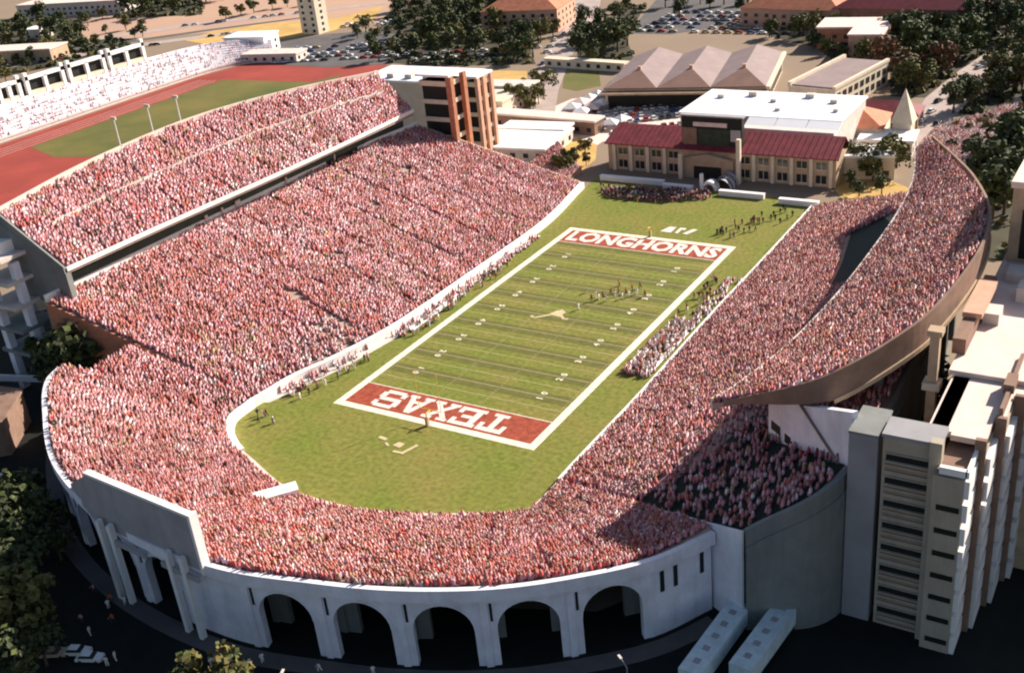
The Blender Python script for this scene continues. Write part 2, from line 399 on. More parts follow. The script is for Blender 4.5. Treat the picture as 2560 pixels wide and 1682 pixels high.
# stadium floor
LI = [(-40, 98), (-38.5, 90), (-35.5, 60), (-34.6, 50), (-34.6, 12), (-35.2, -20), (-38.5, -40), (-42, -50), (-43.5, -62), (-41.8, -74.5), (-33, -81.5), (-22, -86), (-8, -90.8), (6, -90.3), (18, -87), (28, -83), (34, -80), (37.8, -77), (38, -58), (38.3, -30), (38, 9), (38.2, 50), (38, 88), (38.5, 98)]
flat('playing_field', LI, 0.04, 'turf', 'olive green turf of the football field')
mb = MB(); mb.box(-26.21, -56.69, .05, 26.21, -54.86, .06); mb.box(-26.21, 54.86, .05, 26.21, 56.69, .06)
mb.box(-26.21, -54.86, .05, -24.38, 54.86, .06); mb.box(24.38, -54.86, .05, 26.21, 54.86, .06)
mb.box(-24.38, -45.85, .075, 24.38, -45.6, .085); mb.box(-24.38, 45.6, .075, 24.38, 45.85, .085)
struct('field_border_lines', mb, 'white_paint', 'white border painted round the football field')
mb = MB()
for k in range(1, 20):
    y = -45.72+4.572*k
    mb.poly([(-24.38, y-.07, .064), (24.38, y-.07, .064), (24.38, y+.07, .064), (-24.38, y+.07, .064)])
for k in range(1, 100):
    y = -45.72+.9144*k
    for x in (-24.0, -6.1, 5.5, 23.4): mb.poly([(x, y-.05, .066), (x+.6, y-.05, .066), (x+.6, y+.05, .066), (x, y+.05, .066)])
struct('yard_lines', mb, 'tan_paint', 'thin yard lines and hash marks across the turf')
mb = MB()
for k in range(10):
    y = -45.72+9.144*(k+.5)+4.2
    mb.poly([(-24.2, y-1.9, .052), (24.2, y-1.9, .052), (24.2, y+1.9, .052), (-24.2, y+1.9, .052)])
struct('mown_bands', mb, 'turf_dark', 'darker mown bands across the football field')
for s, nm in ((-1, 'near'), (1, 'far')):
    mb = MB(); mb.box(-24.38, min(s*45.85, s*54.86), .052, 24.38, max(s*45.85, s*54.86), .062)
    struct('end_zone', mb, 'red_paint', 'rust red end zone at the %s end of the football field' % nm)

# slab lettering: strokes in a unit cell w x 1
def L_T(w): return [[(0, .80), (w, .80), (w, 1), (0, 1)], [(0, .58), (.17*w, .58), (.17*w, .8), (0, .8)], [(.83*w, .58), (w, .58), (w, .8), (.83*w, .8)], [(.39*w, .16), (.61*w, .16), (.61*w, .8), (.39*w, .8)], [(.22*w, 0), (.78*w, 0), (.78*w, .16), (.22*w, .16)]]
def L_E(w): return [[(.1*w, .16), (.34*w, .16), (.34*w, .82), (.1*w, .82)], [(0, .82), (w, .82), (w, 1), (0, 1)], [(0, 0), (w, 0), (w, .16), (0, .16)], [(.34*w, .42), (.74*w, .42), (.74*w, .58), (.34*w, .58)], [(.82*w, .64), (w, .64), (w, .82), (.82*w, .82)], [(.82*w, .16), (w, .16), (w, .34), (.82*w, .34)]]
def L_X(w): return [[(.06*w, .14), (.3*w, .14), (.94*w, .86), (.70*w, .86)], [(.70*w, .14), (.94*w, .14), (.3*w, .86), (.06*w, .86)], [(0, 0), (.4*w, 0), (.4*w, .14), (0, .14)], [(.6*w, 0), (w, 0), (w, .14), (.6*w, .14)], [(0, .86), (.4*w, .86), (.4*w, 1), (0, 1)], [(.6*w, .86), (w, .86), (w, 1), (.6*w, 1)]]
def L_A(w): return [[(.08*w, .14), (.28*w, .14), (.6*w, 1), (.38*w, 1)], [(.72*w, .14), (.92*w, .14), (.62*w, 1), (.40*w, 1)], [(.3*w, .3), (.7*w, .3), (.66*w, .44), (.34*w, .44)], [(0, 0), (.38*w, 0), (.38*w, .14), (0, .14)], [(.62*w, 0), (w, 0), (w, .14), (.62*w, .14)]]
def L_S(w): return [[(.12*w, .82), (.88*w, .82), (.88*w, 1), (.12*w, 1)], [(0, .56), (.24*w, .50), (.24*w, .86), (0, .86)], [(.04*w, .42), (.9*w, .42), (.9*w, .6), (.04*w, .6)], [(.76*w, .14), (w, .14), (w, .46), (.76*w, .52)], [(.12*w, 0), (.88*w, 0), (.88*w, .18), (.12*w, .18)], [(0, .1), (.2*w, .1), (.2*w, .34), (0, .34)], [(.82*w, .66), (w, .66), (w, .92), (.82*w, .92)]]
def put_letters(mb, glyphs, x0, y0, h, gap, w, z, flip):
    x = 0; k = 0
    tot = len(glyphs)*w+(len(glyphs)-1)*gap
    for g in glyphs:
        for q in g(w/h):
            P = []
            for a, b in q:
                lx = x+a*h-tot/2; ly = b*h
                if flip: lx, ly = -lx, -ly
                P.append((x0+lx, y0+ly, z+.004*(k % 7)))
            ar = sum(P[i][0]*P[(i+1) % len(P)][1]-P[(i+1) % len(P)][0]*P[i][1] for i in range(len(P)))
            mb.poly(P if ar > 0 else P[::-1]); k += 1
        x += w+gap
mb = MB(); put_letters(mb, [L_T, L_E, L_X, L_A, L_S], -0.8, -46.9, 7.2, 0.5, 6.5, .09, True)
struct('end_zone_lettering', mb, 'letter_paint', 'white slab letters TEXAS in the near end zone')
def text_obj(name, txt, size, x, y, z, rz, m, bold=0.03, sx=1.0):
    cu = bpy.data.curves.new(name, 'FONT'); cu.body = txt; cu.size = size; cu.align_x = 'CENTER'; cu.align_y = 'CENTER'; cu.offset = bold*size; cu.resolution_u = 2
    cu.extrude = 0.0; to = bpy.data.objects.new(name+'_tmp', cu); COL.objects.link(to)
    dg = bpy.context.evaluated_depsgraph_get(); me = bpy.data.meshes.new_from_object(to.evaluated_get(dg))
    bpy.data.objects.remove(to); me.transform(Matrix.Translation((x, y, z)) @ Matrix.Rotation(rz, 4, 'Z') @ Matrix.Diagonal((sx, 1, 1, 1)))
    for p in me.polygons:
        if p.normal.z < 0: p.flip()
    me.materials.clear(); me.materials.append(M[m]); o = bpy.data.objects.new(name, me); COL.objects.link(o)
    return o
t = text_obj('end_zone_lettering', 'LONGHORNS', 9.4, 0, 50.4, .09, 0, 'letter_paint', .04, .80); tag(t, 'white capital letters LONGHORNS in the far end zone', kind='structure')
bpy.context.view_layer.update()
for s in (-1, 1):
    for k in range(1, 10):
        y = -45.72+9.144*k; n = min(k, 10-k)
        rz = math.radians(90) if s > 0 else math.radians(-90)
        if s > 0: rz = math.radians(90)
        t = text_obj('yard_number', '%d  0' % n, 2.2, s*16.8, y, .10, rz, 'tan_paint' if False else 'white_paint', .03)
        t['kind'] = 'structure'; t['label'] = 'white yard number %d0 on the %s side of the %s' % (n, 'left' if s < 0 else 'right', 'halfway line' if k == 5 else ('near half' if k < 5 else 'far half'))
# midfield emblem: horned steer head, side-on horns, and end logos
mb = MB()
def stroke(mb, pts, w, z=.11):
    for a, b in zip(pts[:-1], pts[1:]):
        dx, dy = b[0]-a[0], b[1]-a[1]; L = math.hypot(dx, dy); nx, ny = -dy/L*w/2, dx/L*w/2
        mb.poly([(a[0]-nx, a[1]-ny, z), (b[0]-nx, b[1]-ny, z), (b[0]+nx, b[1]+ny, z), (a[0]+nx, a[1]+ny, z)])
stroke(mb, [(-6.4, -1.6), (-5.0, -2.3), (-3.2, -0.8), (-1.2, 1.6)], .8, .105)
stroke(mb, [(-1.2, 1.6), (0.8, 1.2), (2.6, -0.6), (3.6, -0.2)], .8, .112)
mb.poly([(-2.4, .6, .118), (0.9, .2, .118), (1.2, 3.2, .118), (-0.4, 4.2, .118), (-1.6, 3.0, .118)])
struct('midfield_emblem', mb, 'tan_paint', 'pale horned steer head emblem at midfield')
mb = MB()
for q in ([(-4.6, -1.6), (-1.2, -1.6), (-1.2, 2.2), (-3.2, 2.2)], [(0, -1.6), (1.0, -1.6), (1.0, .9), (2.0, .9), (2.0, 2.2), (0, 2.2)], [(2.4, -1.6), (3.9, -1.6), (5.6, 2.2), (3.9, 2.2)]):
    mb.poly([(5.6+x, 63.2+y*1.15, .11) for x, y in q])
struct('far_turf_logo', mb, 'letter_paint', 'blocky white logo painted on the turf beyond the far end zone')
mb = MB()
stroke(mb, [(-7.2, -64.6), (-5.0, -64.9)], .9); stroke(mb, [(-4.4, -66.0), (-3.0, -66.9)], .6, .118)
mb.poly([(-2.4, -66.3, .11), (-.4, -66.6, .11), (-.2, -64.8, .11), (-1.9, -64.7, .11)])
stroke(mb, [(-.9, -68.2), (1.4, -68.0)], .7, .125); stroke(mb, [(1.3, -68.4), (2.6, -64.2)], .8, .130)
struct('near_turf_logo', mb, 'tan_paint', 'faint pale logo strokes on the turf before the near end zone')

# track stadium next door
flat('running_track', [(-324, 20), (-324, 196), (-318, 222), (-300, 240), (-250, 244), (-226, 232), (-224, 196), (-224, 20), (-262, 6), (-300, 4)], 0.06, 'track')
flat('track_infield', [(-304, 74), (-303, 192), (-246, 196), (-240, 214), (-236, 196), (-236, 100), (-250, 76), (-262, 70), (-278, 66)], 0.10, 'turf2', 'green infield of the running track')
mb = MB()
for k_ in range(4):
    for x_ in (-306.5-k_*3.4, -230.5+k_*1.6): mb.box(x_, 30, .065, x_+.3, 190, .07)
struct('track_lines', mb, 'pale', 'pale lane lines on the red running track')
flat('track_apron', [(-324, 12), (-262, 6), (-224, 16), (-224, -4), (-300, -14), (-330, -8)], 0.05, 'ochre')
# far grounds, roads and lots
flat('dirt_lot', [(-470.6, 267.1), (-396.6, 304.4), (-333.0, 321.3), (-284.9, 336.6), (-386.6, 501.7), (-743.0, 519.6), (-636.8, 301.3), (-654.7, 243.2), (-505.5, 147.4)], 0.03, 'dirt')
flat('dry_grass', [(-413.6, 272.3), (-415.4, 300.4), (-392.4, 323.9), (-347.4, 343.4), (-341.9, 381.9), (-317.9, 341.1), (-324.4, 302.5), (-352.4, 272.3), (-366.1, 257.5)], 0.07, 'ochre')
flat('road', [(-107.3, 169.5), (-124.3, 201.3), (-144.1, 246.4), (-159.5, 281.1), (-176.0, 331.6), (-188.3, 365.9), (-211.5, 403.8), (-260.4, 495.3), (-236.2, 494.1), (-185.6, 391.1), (-159.5, 332.7), (-146.2, 292.2), (-136.0, 260.6), (-126.7, 240.2), (-111.1, 203.5), (-95.3, 171.9)], 0.09, 'road')
flat('road', [(44.5, 161.1), (40.8, 216.2), (44.4, 260.1), (49.4, 296.3), (59.3, 320.4), (76.5, 348.1), (83.0, 322.5), (65.8, 300.5), (58.5, 265.6), (56.5, 218.9), (56.2, 169.8), (56.2, 154.0)], 0.09, 'road')
flat('golden_grass', [(-166.2, 231.4), (-144.2, 232.8), (-129.5, 208.0), (-113.1, 167.1), (-132.8, 185.3), (-146.9, 201.3)], 0.06, 'ochre')
flat('green_lawn', [(-124.6, 233.9), (-108.7, 237.8), (-95.4, 213.5), (-102.1, 203.6), (-111.0, 207.2)], 0.06, 'turf2')
flat('parking_lot', [(-131.0, 315.6), (-145.2, 367.6), (-170.0, 460.1), (-123.6, 458.8), (-85.5, 370.0), (-86.6, 335.4), (-106.7, 315.5)], 0.12, 'asphalt')
flat('parking_lot', [(-303.1, 225.6), (-339.8, 273.5), (-320.7, 298.1), (-286.5, 312.5), (-239.4, 272.9), (-227.7, 235.5), (-259.5, 223.9)], 0.12, 'asphalt')
flat('plaza', [(-106.5, 127.0), (-97.8, 191.5), (-59.9, 208.6), (-31.8, 160.4), (-56.7, 138.3), (-55.4, 102.9), (-76.7, 97.4)], 0.05, 'roofpale', 'pale paved plaza beyond the stadium')
flat('plaza_path', [(38.0, 109.6), (35.9, 126.1), (51.9, 121.6), (59.6, 115.4), (62.1, 100.6), (43.7, 99.2)], 0.06, 'ochre')

SCRUB = [[(-299.6, 323.5), (-340.8, 394.8), (-257.9, 403.2), (-182.7, 298.9), (-147.0, 246.0), (-201.3, 234.4), (-234.6, 239.2)], [(-172.4, 331.8), (-134.9, 318.4), (-101.3, 260.5), (-124.2, 247.3)],
 [(-1.3, 328.7), (12.5, 430.1), (66.7, 429.7), (76.5, 348.1), (59.0, 322.1), (44.1, 261.5), (40.5, 217.4), (27.9, 217.0)], [(58.1, 164.2), (58.3, 213.2), (60.9, 258.9), (81.1, 310.0), (110.8, 63.9), (89.2, 68.4), (80.6, 105.8)],
 [(-568.6, 251.5), (-465.9, 273.7), (-426.5, 242.1), (-462.3, 173.9)], [(-63.0, 321.0), (3.5, 313.7), (13.8, 267.0), (-5.9, 264.4), (-24.3, 293.4)], [(-171.7, 388.8), (-155.2, 389.2), (-132.5, 323.8), (-146.3, 331.3)], [(-541.9, 329.2), (-621.7, 398.6), (-543.8, 416.6), (-473.9, 347.1)], [(-665.9, 322.6), (-576.9, 327.3), (-480.7, 247.9), (-553.3, 240.4)]]
for q_ in SCRUB: flat('undergrowth_ground', q_, 0.045, 'scrub')
for nm_, q_, m_ in (('highway', [(-491.9, 177.6), (-460.4, 218.1), (-433.3, 255.1), (-387.8, 295.1), (-394.4, 302.0), (-441.5, 262.5), (-470.0, 225.8), (-503.0, 185.5)], 'road'), ('highway', [(-553.3, 220.8), (-492.8, 261.3), (-439.6, 316.9), (-342.6, 387.6), (-347.9, 394.7), (-447.2, 324.6), (-502.3, 269.2), (-565.2, 229.2)], 'road'), ('access_road', [(-522.5, 199.2), (-472.0, 244.0), (-422.6, 296.1), (-376.4, 339.3), (-379.7, 343.1), (-427.3, 300.8), (-478.4, 249.3), (-532.0, 205.9)], 'asphalt')):
    flat(nm_, q_, .10, m_)
# ------------------------------------------------------------------ stadium bowl
SEC_L = [(-40.5, 90, 1.6, -88, 69, 23.6), (-35.2, 55, 1.6, -91, 45, 23.6), (-35, 12, 1.6, -91.5, 8, 23.6), (-35.6, -20, 1.6, -91.5, -25, 23.6), (-39, -40, 1.6, -91.5, -48, 23.6), (-42.4, -52, 1.6, -91.5, -62, 23.6), (-43.6, -64, 1.6, -91.5, -76, 23.6)]
SEC_B = [(-43.7, -65.0, 1.6, -75.6, -87.6, 15.4), (-42.4, -73.5, 1.6, -72.6, -93, 15), (-34, -81, 1.6, -62.8, -101.3, 15), (-24, -85.4, 1.6, -42, -115.2, 15), (-10, -90.4, 1.6, -17, -123.6, 15), (6, -90.5, 1.6, 8, -125.6, 15), (18, -87.4, 1.6, 26.5, -122, 15), (27, -83.6, 1.6, 40.2, -117.8, 15), (33, -80.5, 1.6, 53, -111.6, 15), (37.5, -77.5, 1.6, 63.2, -104, 15), (38.3, -70, 1.6, 71, -96.3, 15), (38.3, -67, 1.6, 76.6, -86.6, 15.9)]
SEC_R = [(38.3, -66.6, 1.6, 82.6, -88.4, 18), (38.3, -58, 1.6, 94, -78.6, 25), (38.6, -30, 1.6, 95, -40, 25), (38.2, 9, 1.6, 92, 5, 24), (38.4, 50, 1.6, 84, 42, 20), (38.3, 88, 1.6, 74, 68, 16.5)]
st_L, st_B, st_R = Stand(SEC_L), Stand(SEC_B), Stand(SEC_R)
st_F = Stand([(-43.6, -64.05, 1.62, -71, -72.6, 13.9), (-43.65, -64.6, 1.62, -71, -77.5, 13.6), (-43.7, -65.2, 1.6, -71, -84.2, 13.35)])
bowl = empty('stadium_bowl', (0, -100, 0), 'white horseshoe stadium bowl with arcaded wall packed with fans in red and pink', 'stadium')
for st_, nm in ((st_L, 'left'), (st_B, 'curved end'), (st_R, 'right'), (st_F, 'corner')):
    mb = MB(); st_.surface(mb, 0, .6)
    o = mb.build('seating_tier', 'concrete', bowl); o['label'] = 'seating tier on the %s side of the bowl' % nm if nm != 'curved end' else 'curved seating tier at the near end'
def shade_patch(D, t0, t1, lift=.07, rows=8):
    mb = MB(); I_ = D[:, :3]; O_ = D[:, 3:6]; n = len(D)
    t0 = np.broadcast_to(t0, (n,)); t1 = np.broadcast_to(t1, (n,))
    for j in range(rows+1):
        t = t0+(t1-t0)*j/rows
        for p in I_+(O_-I_)*t[:, None]: mb.v.append((p[0], p[1], p[2]+lift))
    for j in range(rows):
        for k in range(n-1): mb.f.append((j*n+k, j*n+k+1, (j+1)*n+k+1, (j+1)*n+k)); mb.m.append(0)
    return mb
shade_patch(st_R.D[:20], np.linspace(.42, .56, 20), .985).build('deck_shade_patch', 'seatshade', bowl)  # overlay on the tier with the upper deck's shade as its colour
SHADE_AREA = [(58.0, 49.5), (63, 27), (65.5, 9), (92, 9), (92, 30), (76, 62.5), (67, 58.5)]  # outline of the deck's shadow wedge, kept clear of people
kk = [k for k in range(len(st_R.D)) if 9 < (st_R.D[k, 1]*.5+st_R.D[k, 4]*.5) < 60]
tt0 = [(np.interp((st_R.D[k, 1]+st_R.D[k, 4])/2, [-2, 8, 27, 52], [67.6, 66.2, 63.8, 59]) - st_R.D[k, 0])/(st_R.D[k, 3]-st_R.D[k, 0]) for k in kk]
shade_patch(st_R.D[kk[0]:kk[-1]+1], np.array(tt0), .97, .1).build('deck_shade_patch', 'seatshade', bowl)  # second overlay: deck shadow wedge painted near-black on the tier
# front wall of the seating
mb = MB(); ribbon(mb, np.concatenate([st_L.I, st_B.I[:30]]), 0.05, 1.5, 0.0, 1.95, 0); mb.build('front_wall', 'white', bowl)
mb = MB(); ribbon(mb, st_B.I[30:], 0.0, 0.8, 0.0, 2.0, 0); mb.build('front_wall', 'pinkmetal', bowl)
mb = MB(); ribbon(mb, st_R.I, 0.0, 0.95, 0.0, 2.35, 0); mb.build('front_wall', 'white', bowl)
# rim parapets
mb = MB(); ribbon(mb, st_B.O, -0.9, 0.0, 13.2, 15.35, 0); mb.build('parapet', 'whitewall', bowl)
mb = MB(); ribbon(mb, st_L.O, -0.5, 0.15, 21.5, 25.4, 0); mb.build('parapet', 'white', bowl)
mb = MB(); ribbon(mb, st_R.O, -0.7, 0.0, st_R.O[:, 2]-2.5, st_R.O[:, 2]+.6, 0); mb.build('parapet', 'greygreen', bowl)
# radial end faces
def face_wall(mb, a, b, za, zb, zl=0.0, th=0.5, mi=0):
    dx, dy = b[0]-a[0], b[1]-a[1]; L = math.hypot(dx, dy); nx, ny = -dy/L*th, dx/L*th
    mb.prism([a, b, (b[0]+nx, b[1]+ny), (a[0]+nx, a[1]+ny)], [zl]*4, [za, zb, zb, za], mi)
mb = MB(); face_wall(mb, (-91.5, -76.3), (-43.6, -64.3), 23.7, 1.6); mb.build('end_wall', 'brick', bowl)
mb = MB(); face_wall(mb, (38.3, -66.8), (82.6, -88.8), 1.4, 18.4, th=-.4); mb.build('end_wall', 'whitewall', bowl)
mb = MB(); face_wall(mb, (-40.5, 90.3), (-90.5, 69.5), 1.9, 24.9, th=-.5); mb.build('end_wall', 'cream', bowl)
mb = MB(); face_wall(mb, (38.3, 88.3), (74, 68.3), 1.9, 17.0); mb.build('end_wall', 'cream', bowl)
# tall outer wall below the right side tier (in the shade)
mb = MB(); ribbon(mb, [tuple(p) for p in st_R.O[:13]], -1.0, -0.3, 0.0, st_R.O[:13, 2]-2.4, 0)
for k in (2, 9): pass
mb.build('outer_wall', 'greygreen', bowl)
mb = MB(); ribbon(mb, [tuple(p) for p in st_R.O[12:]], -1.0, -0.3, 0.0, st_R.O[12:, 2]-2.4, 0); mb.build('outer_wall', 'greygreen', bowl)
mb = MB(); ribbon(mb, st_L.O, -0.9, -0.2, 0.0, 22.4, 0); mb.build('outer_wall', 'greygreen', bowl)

# arcade round the curved end
O = st_B.O[:, :2]; seg = np.linalg.norm(np.diff(O, axis=0), axis=1); cum = np.concatenate([[0], seg.cumsum()])
def rim(s): return np.array([np.interp(s, cum, O[:, 0]), np.interp(s, cum, O[:, 1])])
s_ref = min(range(len(cum)), key=lambda k: abs(O[k, 0]-39.3)+abs(O[k, 1]+118.2)); s_ref = cum[s_ref]
PITCH = 13.0
bays = [k for k in range(-20, 5) if s_ref+(k)*PITCH > 1 and s_ref+(k+1)*PITCH < cum[-1]-2]
def arch_bay(name, a, b, ztop, half, spring, th, inset, m, parent, slots=True):
    a = np.array(a); b = np.array(b); L = np.linalg.norm(b-a); u = (b-a)/L; n = np.array([-u[1], u[0]])   # left normal = inwards (curve runs counter-clockwise)
    mb = MB(); o = a+n*inset
    def P(s, z, d): q = o+u*s+n*d; return (q[0], q[1], z)
    c = L/2; N = 14
    arc = [(c-half*math.cos(math.pi*k/N), spring+half*1.0*math.sin(math.pi*k/N)) for k in range(N+1)]
    out = [(c-half, 0.0)]+arc+[(c+half, 0.0)]
    # front face built in strips, back face mirrored
    for d, fl in ((0, False), (th, True)):
        fr = [(0, 0, c-half, ztop)]
        def q(p0, p1, p2, p3):
            pts = [P(p0[0], p0[1], d), P(p1[0], p1[1], d), P(p2[0], p2[1], d), P(p3[0], p3[1], d)]
            mb.quad(*(pts[::-1] if fl else pts))
        q((0, 0), (c-half, 0), (c-half, ztop), (0, ztop)); q((c+half, 0), (L, 0), (L, ztop), (c+half, ztop))
        for k in range(N):
            p, r = arc[k], arc[k+1]; q(p, r, (r[0], ztop), (p[0], ztop))
    for k in range(len(out)-1):
        p, r = out[k], out[k+1]; mb.quad(P(p[0], p[1], th), P(r[0], r[1], th), P(r[0], r[1], 0), P(p[0], p[1], 0))
    mb.quad(P(0, ztop, 0), P(L, ztop, 0), P(L, ztop, th), P(0, ztop, th))
    # pilaster at the start of the bay, slightly proud, and arch ring
    mb.obox(tuple(o), tuple(u), -.55, .55, -.25, -.003, 0, ztop-.1)
    for k in range(N):
        p, r = arc[k], arc[k+1]; s2 = (half+.45)/half
        pp = (c+(p[0]-c)*s2, spring+(p[1]-spring)*s2); rr = (c+(r[0]-c)*s2, spring+(r[1]-spring)*s2)
        mb.quad(P(p[0], p[1], -.12), P(r[0], r[1], -.12), P(rr[0], rr[1], -.12), P(pp[0], pp[1], -.12))
        mb.quad(P(pp[0], pp[1], -.12), P(rr[0], rr[1], -.12), P(rr[0], rr[1], 0), P(pp[0], pp[1], 0))
    ob = mb.build(name, m, parent)
    if slots:
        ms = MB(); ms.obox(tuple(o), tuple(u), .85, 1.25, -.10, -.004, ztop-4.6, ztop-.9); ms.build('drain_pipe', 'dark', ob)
    return ob
for k in bays:
    if k == -3+1-1:
        ss = np.linspace(s_ref+k*PITCH, s_ref+(k+1)*PITCH, 5); mb = MB(); ribbon(mb, [rim(s) for s in ss], 0.0, 1.2, 0.0, 13.3, 0); mb.build('solid_bay', 'whitewall', bowl); continue
    a, b = rim(s_ref+k*PITCH), rim(s_ref+(k+1)*PITCH)
    arch_bay('arch_bay', a, b, 13.3, 4.75, 7.0, 1.3, -.05, 'whitewall', bowl, True)
    n_ = np.array([-(b-a)[1], (b-a)[0]])/np.linalg.norm(b-a)
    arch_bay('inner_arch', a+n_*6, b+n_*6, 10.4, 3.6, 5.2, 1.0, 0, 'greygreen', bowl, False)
ss = np.linspace(2, cum[-1]-2, 40); mb = MB(); ribbon(mb, [rim(q) for q in ss], -4.2, -1.0, .03, .17, 0); o_ = mb.build('pavement', 'asphalt'); o_['kind'] = 'structure'; o_['label'] = 'grey kerbed pavement round the foot of the arcade'
mb = MB(); ribbon(mb, [rim(q) for q in np.linspace(.5, cum[-1]-.5, 90)], -.32, -.26, 12.35, 12.75, 0); mb.build('string_course', 'whitewall', bowl)
# solid ends of the arcade
e0 = s_ref+bays[0]*PITCH; e1 = s_ref+(bays[-1]+1)*PITCH
for s0, s1 in ((0.3, e0), (e1, cum[-1]-.2)):
    ss = np.linspace(s0, s1, 8); mb = MB(); ribbon(mb, [rim(s) for s in ss], 0.0, 1.2, 0.0, 13.3, 0)
    ow = mb.build('end_bay_wall', 'whitewall', bowl)
    if s0 > 5:
        for q in (.12, .34, .8):
            c = rim(s0+(s1-s0)*q); c2 = rim(s0+(s1-s0)*q+.9); u = (c2-c)/np.linalg.norm(c2-c)
            ms = MB(); ms.obox(tuple(c), tuple(u), 0, .7, -.12, .02, 8.2, 12.4); ms.build('wall_slot', 'dark', ow)
# dark concourse floor backing under the seats
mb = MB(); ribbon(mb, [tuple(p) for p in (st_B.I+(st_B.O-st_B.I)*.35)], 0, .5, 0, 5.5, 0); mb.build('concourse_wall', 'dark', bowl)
# tunnel slab on the curve and vomitory blocks in the tiers
mb = MB(); mb.obox((-6.2, -91.0), (-.62, -.78), 0, 8.5, -1.6, 1.6, 1.2, 4.6, 0); mb.build('field_tunnel_roof', 'white', bowl)
world_children(bowl)

# ------------------------------------------------------------------ left upper deck
SEC_UL = [(-88.6, -70.5, 30, -104, -73.5, 43.5), (-88, -40, 30, -108.5, -42, 45), (-86.5, 0, 30, -110, -4, 45.5), (-86, 35, 30, -106, 32, 44), (-86.5, 66, 29.6, -99, 66, 41.5)]
st_UL = Stand(SEC_UL)
dl = empty('upper_deck', (-98, 0, 0), 'straight upper deck on the left with a dark glazed strip below its crowd', 'grandstand')
mb = MB(); st_UL.surface(mb, 0, 1.0); mb.build('seating_tier', 'concrete', dl)
mb = MB(); ribbon(mb, st_UL.I, -0.30, 0.0, 29.6, 30.7, 0); mb.build('front_parapet', 'white', dl)
mb = MB(); ribbon(mb, [(-92.6, -70), (-92.2, -30), (-91.8, 20), (-91.0, 65)], -.4, 0.0, 22.0, 29.2, 0); mb.build('deck_front_shade', 'dark', dl)  # near-black colour puts in the shade under the deck front
mb = MB(); ribbon(mb, [(-92.3, -70), (-91.9, -30), (-91.5, 20), (-90.7, 65)], -.2, 0.0, 25.3, 27.2, 0); mb.build('suite_glazing', 'darkgreen', dl)
for y, w in ((-24, .5), (-18, .3), (-12, .9), (30, .3), (8, .3)):
    mb = MB(); mb.box(-91.4, y-w, 24.6, -90.9, y+w, 26.4); mb.build('pale_window', 'pale', dl)  # small pale panels against the glazed strip
mb = MB(); ribbon(mb, st_UL.O, -0.5, 0.0, st_UL.O[:, 2]-3, st_UL.O[:, 2]+1.1, 0); mb.build('rear_parapet', 'roofpale', dl)
mb = MB(); W_ = st_UL.I+(st_UL.O-st_UL.I)*.56; ribbon(mb, [tuple(p) for p in W_[3:-2]], -.6, .6, W_[3:-2, 2]-.3, W_[3:-2, 2]+.95, 0); mb.build('cross_aisle', 'pale', dl)
mb = MB(); face_wall(mb, (-88.6, -70.8), (-104, -73.8), 31, 44.5, 22, .5); mb.build('end_wall', 'greygreen', dl)
for y in range(-66, 66, 12):
    mb = MB(); mb.box(-101, y-.8, 0, -99, y+.8, 38); mb.build('column', 'pale', dl)
world_children(dl)

# ------------------------------------------------------------------ right upper deck (bowed rear rim)
SEC_UR = [(69.5, -68, 26, 72, -68.8, 27.4), (71.3, -63, 26, 88, -69.8, 35), (74, -50, 26, 97, -57.5, 38.5), (75.5, -38, 26, 100.5, -45, 40), (76.7, -20, 26, 102, -26, 41), (77, 0, 26, 99.5, -4, 39.3), (76.6, 25, 26, 92, 24, 35.5), (74.5, 48, 26, 83.5, 49, 31.5), (69.5, 72, 26, 72, 77, 27.8)]
st_UR = Stand(SEC_UR, 8)
dr = empty('upper_deck', (88, 0, 0), 'curved upper deck on the right with brown rear fascia above dark supports', 'grandstand')
mb = MB(); st_UR.surface(mb, 0, .9); mb.build('seating_tier', 'concrete', dr)
mb = MB(); ribbon(mb, st_UR.I, 0.0, 0.35, 24.6, 27.1, 0); mb.build('front_parapet', 'pale', dr)
k0 = 0; tp_ = np.clip(np.arange(len(st_UR.O))/10.0, .12, 1); mb = MB(); ribbon(mb, st_UR.O[k0:], -0.5, 0.0, st_UR.O[k0:, 2]-4.4*tp_, st_UR.O[k0:, 2]+.3+.7*tp_, 0); mb.build('rear_fascia', 'brown', dr)
mb = MB(); ribbon(mb, st_UR.O[9:], -0.8, -.52, st_UR.O[9:, 2]-4.4, st_UR.O[9:, 2]-3.6, 0); mb.build('fascia_ledge', 'tan', dr)
# white end wall with slots
A, B = (77.2, -62.6), (94.6, -76.6)
u = np.array(B)-np.array(A); LL = np.linalg.norm(u); u = u/LL
mb = MB(); mb.prism([A, B, (B[0]+.6, B[1]+.8), (A[0]+.6, A[1]+.8)], [17, 23, 23, 17], [25.4, 34.6, 34.6, 25.4]); ew = mb.build('end_wall', 'whitewall', dr)
for s0, s1, z0, z1 in ((1.0, 3.6, 20.6, 22.2), (5.0, 6.6, 20.2, 21.8)):
    ms = MB(); ms.obox(A, tuple(u), s0, s1, -.12, .05, z0, z1); ms.build('wall_opening', 'dark', ew)
ms = MB(); p0 = np.array(A)+u*8; p1 = np.array(B)-u*.6; nx = np.array([u[1], -u[0]])*.25
ms.tube((p0[0]+nx[0], p0[1]+nx[1], 30.2), (p1[0]+nx[0], p1[1]+nx[1], 23.4), .22, n=6); ms.build('drain_pipe', 'brown', ew)
for (x, y, t_) in ((92, -50, 33), (95, -36, 34), (96, -20, 35), (94, 0, 34), (88, 20, 30), (82, 40, 26)):
    mb = MB(); mb.box(x-.7, y-.7, 10, x+.7, y+.7, t_); mb.build('column', 'greygreen', dr)
world_children(dr)

